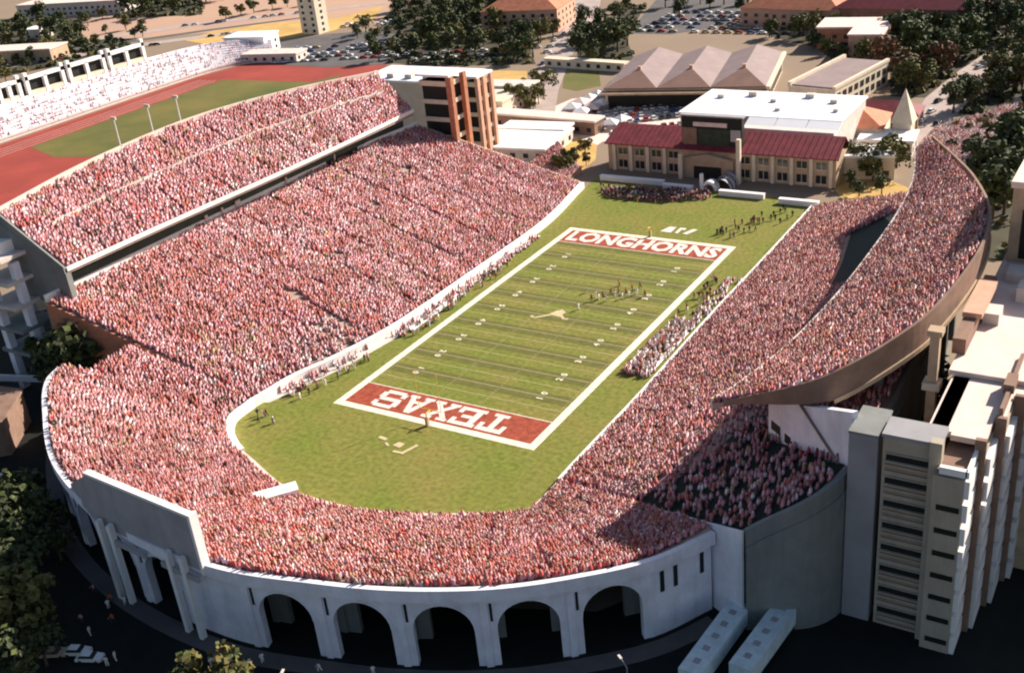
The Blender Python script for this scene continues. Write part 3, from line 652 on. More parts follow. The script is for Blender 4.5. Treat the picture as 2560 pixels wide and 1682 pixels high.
# ------------------------------------------------------------------ the crowd (one mass per tier)
def tint_near(pos, W):
    g = np.clip((pos[:, 0]+10)/60, 0, 1)[:, None]*np.clip((-pos[:, 1]-88)/15, 0, 1)[:, None]
    W = W.copy(); g = g[:, 0]; W[:, 9] += .30*g; W[:, 5] += .12*g; W[:, 0] += .25*g; W[:, 3] *= 1-.7*g; W[:, 2] *= 1-.6*g; W[:, 1] *= 1-.2*g; W[:, 4] *= 1-.3*g; return W
def tint_left(pos, W):
    W = W.copy(); ms_ = (pos[:, 2] < .1); W[ms_, 4] += .8; W[ms_, 3] += .4; g = np.clip((-pos[:, 1]+40)/80, 0, 1); W[:, 0] *= 1+.8*g; W[:, 8] *= .5+.5*(1-g); return W
def tint_right(pos, W):
    W = W.copy(); ms_ = (pos[:, 2] < .1); W[ms_, 4] += 2.6; W[ms_, 3] += .3; W[:, 0] *= .55; W[:, 3] *= 1.15; W[:, 8] *= 1.6; return W
p_, f_ = st_L.people(aisles=16, aisle_w=.8, holes=((-70, 20, 1.6), (-62, -8, 1.6), (-58, -30, 1.8), (-76, 45, 1.6)))
bx_, by_ = (-42.1, -37.2)
dl_ = np.hypot((p_[:, 0]-bx_)/7.5, (p_[:, 1]-by_)/11); kp_ = (dl_ > 1+rng.normal(0, .15, len(p_))) | (rng.random(len(p_)) < .45)
dl_ = np.abs((p_[:, 1]+30)-(p_[:, 0]+60)*.02); kp_ &= ~((dl_ < .7) & (p_[:, 0] > -62) & (p_[:, 0] < -42)); p_ = p_[kp_]; f_ = f_[kp_]
e_ = np.stack([rng.uniform(-34.4, -30.6, 190), rng.uniform(-24, 46, 190), np.full(190, .08)], 1); e2_ = np.stack([-36.5+rng.uniform(-3.0, 1.5, 60), rng.uniform(-58, -30, 60), np.full(60, .08)], 1); e2_[:, 0] -= np.clip((-36-e2_[:, 1])/22, 0, 1)*3.0
p_ = np.concatenate([p_, e_, e2_]); f_ = np.concatenate([f_, np.tile([[1., 0.]], (250, 1))])
build_crowd('crowd', p_, f_, 'dense crowd in orange and pink filling the left side of the bowl', tint_left)
p_, f_ = st_F.people(t0=.8)
build_crowd('crowd', p_, f_, 'narrow wedge of crowd where the left side meets the curved end', tint_left)
p_, f_ = st_B.people(aisles=14, aisle_w=.7, back=.55, holes=((-9.5, -95, 3.2),))
build_crowd('crowd', p_, f_, 'dense crowd in red filling the curved near end of the bowl', tint_near)
p_, f_ = st_R.people(aisles=12, aisle_w=.7, back=.9)
def inside(P, Q):
    r = np.zeros(len(P), bool)
    for i in range(len(Q)):
        a, b = Q[i-1], Q[i]; c = (a[1] > P[:, 1]) != (b[1] > P[:, 1]); r ^= c & (P[:, 0] < (b[0]-a[0])*(P[:, 1]-a[1])/((b[1]-a[1]) or 1e-9)+a[0])
    return r
kp_ = ~inside(p_, SHADE_AREA) & ~((p_[:, 0] > 60) & (p_[:, 1] < -48) & (rng.random(len(p_)) < .66)); p_ = p_[kp_]; f_ = f_[kp_]  # crowd thinned where the deck shade is put in as colour
e_ = np.stack([rng.uniform(28.6, 35.2, 260), rng.uniform(-21, 9, 260), np.full(260, .06)], 1); e2_ = np.stack([rng.uniform(32, 36.5, 70), rng.uniform(8, 36, 70), np.full(70, .06)], 1)
p_ = np.concatenate([p_, e_, e2_]); f_ = np.concatenate([f_, np.tile([[-1., 0.]], (330, 1))])
build_crowd('crowd', p_, f_, 'dense crowd in pink filling the right side of the bowl', tint_right)
p_, f_ = st_UL.people(aisles=10, aisle_w=.8, back=.7)
k_ = np.abs(np.linalg.norm(p_[:, :2]-0, axis=1)) > 0
build_crowd('crowd', p_, f_, 'crowd filling the straight upper deck on the left', tint_right)
p_, f_ = st_UR.people(aisles=8, aisle_w=.7, back=.7)
build_crowd('crowd', p_, f_, 'crowd filling the curved upper deck on the right', tint_right)

PQ = [(52.3, 158.9), (52.9, 178.4), (58.6, 189.3), (65.5, 198.4), (73.3, 220.7), (79.9, 192.0), (74.2, 165.4), (72.0, 135.3), (63.7, 144.2)]
A_ = np.array(PQ); P_ = rng.uniform(A_.min(0), A_.max(0), (5200, 2)); P_ = P_[inside(P_, PQ)]
build_crowd('crowd', np.concatenate([P_, np.full((len(P_), 1), .03)], 1), np.tile([[0., -1.]], (len(P_), 1)), 'shaded crowd pouring along the street beyond the curved deck', tint_right)

def tint_shadow(pos, W): W = W*.05; W[:, 6] = 1.0; W[:, 5] = .2; W[:, 4] = .12; return W  # weights turned black: far-end shadow put into the clothing colour
PQ = [(-33.0, 91.4), (-16.2, 95.0), (1.8, 97.3), (5.0, 90.8), (-5.9, 85.3), (-23.7, 82.0), (-30.2, 84.4)]
A_ = np.array(PQ); P_ = rng.uniform(A_.min(0), A_.max(0), (1500, 2)); P_ = P_[inside(P_, PQ)][:330]
build_crowd('crowd', np.concatenate([P_, np.full((len(P_), 1), .06)], 1), np.tile([[0., -1.]], (len(P_), 1)), 'added crowd coloured black to stand in for the shadow before the far low wall', tint_shadow)
mb = MB(); mb.prism([(-68.6, 97.4), (-63.9, 118.7), (-47.3, 104.2), (-48.4, 87.8), (-59.5, 92.2)], 0, [1.2, 5.5, 2.0, .8, 1.0]); o_ = mb.build('earth_bank', 'dirt'); tag(o_, kind='structure', label='earth bank at the far corner of the left side tier')
PQ = [(-66.5, 94.9), (-62.9, 116.4), (-47.1, 102.6), (-49.3, 89.4), (-59.9, 93.5)]
A_ = np.array(PQ); P_ = rng.uniform(A_.min(0), A_.max(0), (3000, 2)); P_ = P_[inside(P_, PQ)][:900]
Z_ = 1.0+4.3*np.clip(1-np.hypot(P_[:, 0]-A_[1, 0], P_[:, 1]-A_[1, 1])/24, 0, 1)
build_crowd('crowd', np.concatenate([P_, Z_[:, None]], 1), np.tile([[.6, -.8]], (len(P_), 1)), 'loose crowd on the bank at the far corner of the left side tier', tint_left)
flat('golden_bank', [(-69.2, 127.3), (-68.7, 142.3), (-56.6, 134.0), (-49.2, 118.1), (-48.2, 105.7), (-56.7, 116.3)], 0.08, 'ochre')
flat('pale_path', [(-83.5, 99.7), (-75.4, 96.8), (-71.3, 131.7), (-70.3, 145.3), (-74.5, 147.9), (-77.8, 133.5)], 0.11, 'roofpale')

# ------------------------------------------------------------------ scoreboard seen from behind on the rim
sb = empty('scoreboard', (-5, -125, 0), 'tall scoreboard on the rim seen from its plain grey back, edges coloured white as if sunlit', 'scoreboard')
SA, SB_ = (-19.2, -124.9), (7.2, -126.8)
su = np.array(SB_)-np.array(SA); SL = np.linalg.norm(su); su = su/SL
mb = MB(); mb.obox(SA, tuple(su), 0, SL, 0, .9, 14.2, 24.4, 0); mb.build('back_panel', 'grey', sb)
mb = MB()
mb.prism([SA, (SA[0]+.1, SA[1]+1.7), (-31.5, -118.6), (-31.7, -120.2)], [13.9, 13.9, 14.2, 14.2], [24.2, 24.2, 16.4, 16.4]); mb.build('side_wing', 'grey', sb)
mb = MB(); mb.obox(SA, tuple(su), SL+.02, SL+.7, -.15, 1.4, 13.6, 25.0, 0); mb.build('sunlit_edge', 'white', sb)  # white stands in for sunlight on the box side
mb = MB(); mb.obox(SA, tuple(su), 0, SL, -.1, 1.1, 24.44, 24.95, 0); mb.build('sunlit_top', 'white', sb)  # top edge painted white as sunlit
mb = MB(); mb.obox(SA, tuple(su), 1, SL-1, .92, 1.05, 15.2, 24.2, 0); mb.build('display_face', 'screen', sb)
for s in (2.0, 5.0, 20.0, 23.5):
    for d in (-1.0,):
        p = np.array(SA)+su*s+np.array([su[1], -su[0]])*1.0
        mb = MB(); mb.prism([(p[0]-.42, p[1]-.5), (p[0]+.42, p[1]-.5), (p[0]+.42, p[1]+.5), (p[0]-.42, p[1]+.5)], 0, 16.5); mb.build('support_column', 'white', sb)
mb = MB()
for s in (4.4, 17.5): mb.obox(SA, tuple(su), s, s+9, -1.2, -.6, 12.6, 13.6)
mb.build('cross_beam', 'grey', sb)
world_children(sb)

# ------------------------------------------------------------------ field house, video board and hall beyond the far end zone
fh = empty('field_house', (-1, 112, 0), 'tan two storey field house with maroon roof facing the far end of the field', 'building')
mb = MB(); mb.box(-40, 110.6, 0, 38, 124, 9.2); mb.build('wall', 'tan', fh)
mb = MB(); z0 = 9.3
mb.quad((-41, 109.6, z0), (39, 109.6, z0), (38, 120.5, 13.4), (-40, 120.5, 13.4)); mb.quad((-40, 120.5, 13.4), (38, 120.5, 13.4), (38, 125, 9.3), (-40, 125, 9.3))

for x in np.arange(-40, 38.5, 1.9): mb.prism([(x, 109.7), (x+.16, 109.7), (x+.16, 120.4), (x, 120.4)], [9.32, 9.32, 13.38, 13.38], [9.5, 9.5, 13.56, 13.56])
mb.quad((-41, 109.6, 9.0), (39, 109.6, 9.0), (39, 109.6, z0), (-41, 109.6, z0)); mb.build('roof', 'maroon', fh)
for x in np.linspace(-37.5, 36.5, 13):
    if -13 < x < 6: continue
    mb = MB(); mb.box(x-.55, 109.9, 0, x+.55, 110.58, 9.0); mb.build('pilaster', 'cream', fh)
xs = np.linspace(-37.5, 36.5, 13)
for a, b in zip(xs[:-1], xs[1:]):
    if -13 < (a+b)/2 < 6: continue
    for z0, z1 in ((1.0, 3.6), (5.6, 7.8)):
        mb = MB(); mb.box((a+b)/2-1.6, 110.5, z0, (a+b)/2+1.6, 110.57, z1); w_ = mb.build('window', 'glass', fh)
        ms = MB(); ms.box((a+b)/2-1.75, 110.46, z0-.25, (a+b)/2+1.75, 110.56, z0-.02); ms.box((a+b)/2-.08, 110.42, z0, (a+b)/2+.08, 110.49, z1); ms.build('window_frame', 'cream', w_)
mb = MB(); mb.box(-12, 108.6, 0, 5.5, 110.58, 6.6); mb.poly([(-12.6, 108.3, 6.6), (6.1, 108.3, 6.6), (-3.2, 108.3, 8.3)]); mb.quad((-12.6, 108.3, 6.6), (-3.2, 108.3, 8.3), (-3.2, 112, 8.3), (-12.6, 112, 6.6)); mb.quad((-3.2, 108.3, 8.3), (6.1, 108.3, 6.6), (6.1, 112, 6.6), (-3.2, 112, 8.3)); mb.build('entrance_gable', 'tan', fh)
mb = MB(); mb.box(-8, 108.5, .1, 1.5, 108.58, 4.2); mb.build('entrance_opening', 'dark', fh)
world_children(fh)
hall = empty('hall', (6, 145, 0), 'large flat white roofed hall behind the field house with its video board', 'building')
mb = MB(); mb.box(-22, 131, 0, 33, 161, 14.6); mb.box(3, 122.5, 0, 33.5, 130.97, 13.6); mb.build('wall', 'pale', hall)
mb = MB(); mb.box(-22.6, 130.6, 14.62, 33.6, 161.5, 15.2); mb.build('roof', 'membrane', hall)
for x, y, w, h_ in ((-16, 150, 2.4, 1.2), (-6, 154, 3.0, 1.5), (4, 148, 2.0, 1.0), (14, 155, 3.0, 1.4), (24, 150, 2.4, 1.2), (28, 140, 1.6, 1.0), (9, 138, 1.8, .9)):
    mb = MB(); mb.box(x, y, 15.22, x+w, y+w*.8, 15.22+h_); mb.build('roof_unit', 'pale', hall)
for a, b in ((3, 12.6), (12.9, 23.0), (23.3, 34)):
    mb = MB(); mb.prism([(a, 119.5), (b, 119.5), (b, 130.55), (a, 130.55)], [11.3, 11.3, 14.5, 14.5], [11.6, 11.6, 15.1, 15.1]); mb.build('roof_panel', 'membrane', hall)
world_children(hall)
vb = empty('video_board', (-3, 112, 0), 'black framed video board standing on two white posts above the field house', 'scoreboard')
mb = MB(); mb.box(-13.4, 112.2, 8.4, 7.2, 114.4, 19.6); mb.build('cabinet', 'dark', vb)
mb = MB(); mb.box(-7.6, 112.08, 9.4, 3.0, 112.18, 15.6); mb.build('screen', 'screen', vb)
mb = MB(); mb.box(-9.4, 112.06, 16.4, 2.2, 112.18, 17.8); mb.build('header_panel', 'pinkmetal', vb)
mb = MB(); mb.box(-13.2, 112.06, 9.0, -8.2, 112.18, 15.8); mb.build('side_panel', 'brown', vb)
mb = MB(); mb.box(3.4, 112.06, 12.0, 6.8, 112.18, 15.8); mb.build('side_panel', 'grey', vb)
mb = MB(); mb.box(-13.8, 111.9, 19.62, 7.6, 114.8, 20.1); mb.build('top_cap', 'grey', vb)
for x, zt in ((-12.0, 8.38), (7.9, 14.5)):
    mb = MB(); mb.box(x-.65, 106.6, 0, x+.65, 107.9, zt); mb.build('post', 'cream', vb)
world_children(vb)
# inflatable tunnel and low walls in front of the field house
tn = empty('team_tunnel', (2, 100, 0), 'white and grey ribbed inflatable tunnel at the edge of the far turf', 'tunnel')
mb = MB(); N = 12
def half_tube(mb, x, y0, y1, r, mi=0, seg=12):
    for k in range(seg):
        a0 = math.pi*k/seg; a1 = math.pi*(k+1)/seg
        mb.quad((x+r*math.cos(a0), y0, r*1.15*math.sin(a0)), (x+r*math.cos(a0), y1, r*1.15*math.sin(a0)), (x+r*math.cos(a1), y1, r*1.15*math.sin(a1)), (x+r*math.cos(a1), y0, r*1.15*math.sin(a1)), mi)
for j in range(6): half_tube(mb, 5.0, 99.5+j*1.6, 101.0+j*1.6, 3.4 if j % 2 else 3.1)
mb.build('ribbed_tube', 'grey', tn)
mb = MB(); half_tube(mb, 1.2, 98.5, 101.5, 2.6); half_tube(mb, 1.2, 98.5, 101.5, 1.8)
for k in range(12):
    a0 = math.pi*k/12; a1 = math.pi*(k+1)/12
    mb.quad((1.2+2.6*math.cos(a0), 98.5, 2.99*math.sin(a0)), (1.2+2.6*math.cos(a1), 98.5, 2.99*math.sin(a1)), (1.2+1.8*math.cos(a1), 98.5, 2.07*math.sin(a1)), (1.2+1.8*math.cos(a0), 98.5, 2.07*math.sin(a0)))
mb.box(-1.7, 98.2, 0, -.9, 99.4, 5.2); mb.build('white_arch', 'membrane', tn)
world_children(tn)
for (x0, x1, y, lab) in ((-37.5, -14.5, 98.6, 'white padded low wall at the left foot of the field house'), (-13.5, -3.5, 96.0, 'short white padded wall between the field house and the tunnel'), (6.0, 20.5, 94.8, 'white padded low wall right of the tunnel'), (26, 38, 92.6, 'pale low wall at the right foot of the field house')):
    mb = MB(); mb.box(x0, y, 0, x1, y+1.5, 1.5, 0); o = mb.build('low_wall', 'white', None, None); tag(o, lab, 'wall')
    mc = MB(); mc.box(x0-.1, y-.1, 1.503, x1+.1, y+1.6, 1.7); mc.build('coping', 'membrane', o)

# ------------------------------------------------------------------ ramp towers, left stair tower
def tower_levels(name, x0, y0, x1, y1, zt, lv, wallm, label, finm, fins, side='y'):
    t = empty(name, ((x0+x1)/2, (y0+y1)/2, 0), label, 'tower')
    mb = MB(); mb.box(x0+.6, y0+.6, 0, x1-.6, y1-.6, zt-1); mb.build('core', 'dark', t)
    for k in range(lv):
        z = zt-1-(k+.0)*(zt-4)/lv
        mb = MB(); mb.box(x0, y0, z-1.6, x1, y1, z-.2 if k else z); mb.build('floor_band', wallm, t)
    for (fx, fy, w, d) in fins:
        mb = MB(); mb.box(fx-w/2, fy-d/2, 0, fx+w/2, fy+d/2, zt+.6); mb.build('fin', finm, t)
    mb = MB(); mb.box(x0-.8, y0-.8, zt+.62, x1+.8, y1+.8, zt+1.3); mb.build('roof', 'membrane', t)
    world_children(t); return t
tower_levels('ramp_tower', -88, 73, -76.4, 81, 39.0, 6, 'cream', 'tall ramp tower with orange brick fins at the far end of the upper deck', 'brick', [(-76.0, 73.2, 2.0, 1.8), (-75.8, 80.6, 1.6, 1.8)])
tower_levels('ramp_tower', -92, 104, -86.5, 113, 30.5, 5, 'cream', 'cream block with peach fins and small windows behind the brick ramp tower', 'peach', [(-86.2, 104, 1.3, 1.6), (-86.2, 108.2, 1.0, 2.0), (-86.4, 113, 1.3, 1.6)])
t = empty('office_wing', (-112, 110, 0), 'white roofed wing behind the far end of the upper deck', 'building')
mb = MB(); mb.box(-134, 100, 0, -92.6, 119, 29.5); mb.build('wall', 'cream', t); mb = MB(); mb.box(-135, 99.2, 29.52, -92.4, 120, 30.3); mb.build('roof', 'membrane', t)
for k in range(5): mb = MB(); mb.box(-132+k*8, 102, 30.32, -129+k*8, 106, 31.8); mb.build('roof_vent', 'pale', t); world_children(t)
t = empty('stair_tower', (-104, -76, 0), 'concrete stair tower with pale frame at the near end of the left upper deck', 'tower')
mb = MB(); mb.prism([(-88.4, -71.2), (-104.5, -74.6), (-104.7, -72.6), (-88.6, -69.6)], [22.5, 34.5, 34.5, 22.5], [29.3, 42.6, 42.6, 29.3]); mb.build('raker_beam', 'greygreen', t)
for x, y, zt in ((-99.0, -76.5, 33), (-106.0, -79.0, 35), (-106, -71, 35)):
    mb = MB(); mb.box(x-.9, y-.9, 0, x+.9, y+.9, zt); mb.build('column', 'whitewall', t)
for z in (10, 16, 22, 28, 34):
    mb = MB(); mb.box(-108.5, -80.2, z, -98, -70, z+.9); mb.build('landing', 'pale' if z > 20 else 'greygreen', t)
mb = MB(); mb.box(-107.5, -77.8, 34.92, -101, -72, 37.6); mb.build('roof_house', 'white', t)
world_children(t)
t = empty('brick_building', (-92, -100, 0), 'brown brick building with pale flat roof at the left edge', 'building')
mb = MB(); mb.prism([(-89, -90.2), (-80.2, -102), (-93, -114), (-120, -96)], 0, 8); mb.build('wall', 'brown', t); mb = MB(); mb.prism([(-88.6, -90.0), (-79.6, -102.2), (-93, -114.7), (-120.7, -96)], 8.02, 8.6); mb.build('roof', 'brown', t); world_children(t)
mb = MB(); mb.prism([(-130, -92.5), (-130, -90.5), (-93, -78.6), (-92.6, -80.4)], 4.6, 5.3); o = mb.build('footbridge', 'pale'); tag(o, 'thin pale footbridge reaching the bowl rim from the left', 'bridge')
mc = MB(); mc.prism([(-130, -92.8), (-130, -92.55), (-92.6, -80.45), (-92.5, -80.7)], 4.6, 6.2); mc.build('railing', 'white', o)

# ------------------------------------------------------------------ hall and towers on the right
bt = empty('apartment_tower', (105, -80, 0), 'tall concrete block with dark balcony slots and sunlit white side at lower right', 'building')
mb = MB(); mb.box(99.8, -79.4, 0, 107.2, -74.8, 33.4); mb.box(107.25, -82, 0, 111.3, -40, 30.4); mb.box(111.32, -75.2, 0, 112.7, -40, 31.2); mb.box(112.72, -68.2, 0, 114.1, -40, 32.0); mb.box(114.12, -61, 0, 115.6, -40, 32.0); mb.build('wall', 'towerwall', bt)
mb = MB(); mb.box(106.3, -80.6, 0, 107.9, -79.0, 34.6); mb.build('corner_pier', 'towerwall', bt)
for k in range(8):
    z = 30.6-k*3.9
    if z < 1: continue
    mb = MB(); mb.box(100.3, -79.52, z-.85, 106.2, -79.37, z); bs_ = mb.build('balcony_slot', 'dark', bt); ms = MB(); ms.box(100.2, -79.9, z-.02-.95, 106.25, -79.42, z-.87); ms.box(100.2, -79.75, z+.3, 106.25, -79.42, z+.42); ms.box(100.2, -79.62, z-2.3, 106.25, -79.42, z-2.18); ms.build('slot_ledge', 'towerwall', bs_); ms = MB(); ms.box(100.2, -79.47, z-1.75, 106.25, -79.41, z-1.5); ms.box(100.2, -79.47, z-2.75, 106.25, -79.41, z-2.5); ms.build('groove', 'brown', bs_)
    if z < 29:
        mb = MB(); mb.box(107.95, -82.12, z-1.75, 111.0, -81.97, z-.9); mb.build('balcony_slot', 'dark', bt)
mb = MB(); mb.box(99.6, -79.7, 33.42, 107.6, -74.6, 34.0); mb.build('roof', 'shaft', bt)
mb = MB(); mb.box(107.6, -81.4, 30.42, 111.4, -60, 31.2); mb.build('roof_terrace', 'brown', bt)
mb = MB(); mb.box(108, -82.15, 30.9, 111.6, -81.42, 32.0); mb.box(111.42, -82.15, 30.9, 111.9, -60, 32.0); mb.build('terrace_parapet', 'white', bt)
for k in range(9):
    for x, y0, y1, sl in ((111.33, -81.9, -76.2, 0), (112.73, -75.1, -69.2, 0), (114.13, -68.1, -62.0, 0), (115.63, -60.9, -52, 0)):
        z = 30.4-k*3.9
        if z < 2: continue
        mb = MB(); mb.box(x, y0, z-3.0, x+.7, y1, z-.1); mb.build('spandrel', 'white', bt)
for x, y in ((111.34, -75.3), (112.74, -68.3), (114.14, -61.1)):
    mb = MB(); mb.box(x, y-.8, 0, x+1.5, y-.02, 33.6); mb.build('fin', 'brown', bt)
world_children(bt)
gs = empty('service_shaft', (97, -76, 0), 'windowless grey concrete shaft between the deck and the slotted block', 'tower')
mb = MB(); mb.box(95.0, -79.6, 0, 99.1, -72, 33.0); mb.build('shaft_wall', 'shaft', gs); mb = MB(); mb.box(94.9, -79.7, 33.02, 99.2, -71.9, 33.4); mb.build('cap', 'greygreen', gs); world_children(gs)
bh = empty('academic_hall', (114, -40, 0), 'wide pale roofed hall behind the slotted block on the right', 'building')
mb = MB(); mb.box(104.9, -74.4, 0, 107.2, -57.7, 33.0); mb.box(104.9, -57.6, 0, 140, 8, 33.0); mb.build('wall', 'tan', bh)
mb = MB(); mb.box(104.0, -57.5, 33.02, 140.5, 8.4, 33.8); mb.build('roof', 'roofpale', bh)
mb = MB(); mb.prism([(104.6, -74.2), (107.9, -74.2), (107.9, -75.0), (112.5, -75.0), (112.5, -68.0), (113.9, -68.0), (113.9, -60.8), (117, -60.8), (117, -57.6), (104.6, -57.6)], 32.1, 33.0); mb.build('lower_roof', 'roofpale', bh)
mb = MB(); mb.box(113.0, -68, 33.03, 113.5, -50, 34.6); mb.box(112.4, -62, 33.85, 113.9, -58, 35.2); mb.build('roof_duct', 'brown', bh)
for (a, b, c, d, z) in ((105.5, -40, 108, -36, 2.0), (109, -30, 113, -26, 2.6), (106, -22, 109, -18, 1.8), (115, -45, 118, -41, 2.4)):
    mb = MB(); mb.box(a, b, 33.82, c, d, 33.8+z); mb.build('roof_unit', 'pale', bh)
mb = MB(); mb.box(103.3, -48, 33.85, 104.5, -30, 34.8); mb.build('roof_parapet', 'grey', bh)
world_children(bh)
ct = empty('corner_column', (101.7, -57, 0), 'slender pale column rising between the curved deck and the pale roof', 'column')
mb = MB(); mb.box(101.0, -58.2, 0, 102.4, -56.8, 39.5); mb.build('shaft', 'tan', ct); mb = MB(); mb.box(100.4, -58.8, 30.2, 103.0, -56.2, 31.4); mb.build('bracket', 'cream', ct); mb = MB(); mb.box(100.6, -58.6, 39.52, 102.8, -56.4, 40.4); mb.build('capital', 'tan', ct); world_children(ct)
tt = empty('terrace_block', (106, -42, 0), 'beige stepped roof block with brown wall behind the deck rim', 'building')
mb = MB(); mb.box(103.2, -52, 33.85, 105.2, -26, 36.5); mb.build('wall', 'brown', tt); mb = MB(); mb.box(103.0, -44, 36.52, 106, -30, 37.4); mb.build('roof', 'peach', tt); world_children(tt)
rt = empty('tall_block', (113, 4, 0), 'tall tan block with recessed dark bays at the right edge', 'building')
mb = MB(); mb.box(104.6, -12.5, 33.85, 128, 18, 48); mb.build('wall', 'tan', rt); mb = MB(); mb.box(104.2, -13, 48.02, 128.4, 18.4, 49.2); mb.build('roof', 'roofpale', rt)
for y in (-9, -1, 7): 
    mb = MB(); mb.box(104.45, y, 35, 104.58, y+3.6, 46.4); mb.build('recess', 'dark', rt)
for x in (106.5, 109.7, 112.9):
    mb = MB(); mb.box(x, -12.62, 34.6, x+1.7, -12.52, 44); mb.build('recess', 'dark', rt)
world_children(rt)

# ------------------------------------------------------------------ sheds beyond
def gable_shed(name, o, u, L, D, ze, zr, n, label):
    t = empty(name, (o[0], o[1], 0), label, 'building'); ux, uy = u; nx, ny = -uy, ux
    P = lambda a, b, z: (o[0]+ux*a+nx*b, o[1]+uy*a+ny*b, z)
    mb = MB(); mb.obox(o, u, 0, L, 0, D, 0, ze); mb.build('wall', 'cream', t)
    mb = MB(); mb.obox(o, u, -1, L+1, -4, -.02, ze-2.2, ze-1.4); mb.build('canopy', 'tan', t)
    mb = MB(); mb.obox(o, u, 1, L-1, -.12, -.02, .6, ze-2.4); mb.build('eave_shade', 'dark', t)  # near-black sheet: shade under the canopy put in as colour
    w = L/n
    for k in range(n):
        a0, a1 = k*w, (k+1)*w; c = (a0+a1)/2; h = 17
        mb = MB(); mb.poly([P(a0, -1.5, ze), P(a1, -1.5, ze), P(c, h, zr)]); mb.poly([P(a0, -1.5, ze), P(a1, -1.5, ze), P(a1, -1.5, ze-.4), P(a0, -1.5, ze-.4)][::-1]); mb.build('roof_hip', 'roofshade', t)  # hip takes the shaded roof colour
        mb = MB(); mb.quad(P(a1, -1.5, ze), P(a1, D, ze), P(c, D, zr), P(c, h, zr)); mb.quad(P(a0, D, ze), P(a0, -1.5, ze), P(c, h, zr), P(c, D, zr)); mb.poly([P(a1, D, ze), P(a0, D, ze), P(c, D, zr)]); r_ = mb.build('roof_slope', 'roofmauve', t)
        ms = MB(); ms.obox(P(c, h, 0)[:2], u, -.7, .7, -.7, .7, zr-.4, zr+1.0); ms.build('ridge_vent', 'peach', r_)
    k = 0
    for b in np.arange(3, D-3, 5.2):
        mb = MB(); mb.obox(o, u, L+.02, L+.14, b, b+3.2, 1.0, ze-3.2); mb.build('window', 'dark', t)
    mb = MB(); mb.obox(o, u, L+.05, L+1.5, -1.5, D+1, ze-1.3, ze-.1); mb.build('eave', 'cream', t)
    world_children(t)
gable_shed('gabled_shed', (-76, 180), (.976, .218), 64, 56, 8.6, 12.0, 3, 'long shed beyond the field house with three mauve gable roofs, front hips coloured as in shade')
t = empty('flat_shed', (8, 214, 0), 'cream walled shed with mauve roof and rows of dark windows', 'building')
o_, u_ = (-4.5, 193), (.985, -.17)
mb = MB(); mb.obox(o_, u_, 0, 19, 0, 46, 0, 9); mb.build('wall', 'cream', t)
mb = MB(); mb.obox(o_, u_, 1, 18, 1, 45, 9.02, 9.5); mb.build('roof', 'roofmauve', t)
mb = MB(); mb.obox(o_, u_, -.3, .97, -.3, 46.3, 9.02, 10.6); mb.obox(o_, u_, 18.03, 19.3, -.3, 46.3, 9.02, 10.2); mb.build('parapet', 'cream', t)
for j in range(9):
    for z in (1.2, 5.0):
        mb = MB(); mb.obox(o_, u_, 19.02, 19.14, 1.5+j*4.9, 4.4+j*4.9, z, z+2.3); mb.build('window', 'dark', t)
world_children(t)

# simple far buildings, each with roof, windows and door sides
def far_block(name, c, size, h, rot, wall, roof, label, cat='building', pitched=False, win=True):
    t = empty(name, (c[0], c[1], 0), label, cat, rz=rot); w, d = size
    mb = MB(); mb.box(-w/2, -d/2, 0, w/2, d/2, h); mb.build('wall', wall, t)
    mb = MB()
    if pitched:
        zr = h+min(w, d)*.28; e = .6; hr = (w-d)/2 if w > d else 0
        if w > d:
            A_ = [(-w/2-e, -d/2-e, h), (w/2+e, -d/2-e, h), (w/2+e, d/2+e, h), (-w/2-e, d/2+e, h)]; R1 = (-w/2+d/2, 0, zr); R2 = (w/2-d/2, 0, zr)
            mb.quad(A_[0], A_[1], R2, R1); mb.poly([A_[1], A_[2], R2]); mb.quad(A_[2], A_[3], R1, R2); mb.poly([A_[3], A_[0], R1])
        else:
            A_ = [(-w/2-e, -d/2-e, h), (w/2+e, -d/2-e, h), (w/2+e, d/2+e, h), (-w/2-e, d/2+e, h)]; R1 = (0, -d/2+w/2, zr); R2 = (0, d/2-w/2, zr)
            mb.poly([A_[0], A_[1], R1]); mb.quad(A_[1], A_[2], R2, R1); mb.poly([A_[2], A_[3], R2]); mb.quad(A_[3], A_[0], R1, R2)
    else:
        mb.box(-w/2-.5, -d/2-.5, h+.02, w/2+.5, d/2+.5, h+.8)
    mb.build('roof', roof, t)
    if win:
        n = max(2, int(w/5)); fl = max(1, int(h/3.6))
        for f in range(fl):
            for k in range(n):
                x = -w/2+(k+.5)*w/n; z = 1.1+f*3.5
                mb = MB(); mb.box(x-1.0, -d/2-.08, z, x+1.0, -d/2-.01, z+1.7); mb.build('window', 'glass', t)
        for f in range(fl):
            for k in range(max(1, int(d/6))):
                y = -d/2+(k+.5)*d/max(1, int(d/6)); z = 1.1+f*3.5
                mb = MB(); mb.box(w/2+.01, y-1.0, z, w/2+.08, y+1.0, z+1.7); mb.build('window', 'glass', t)
    return t
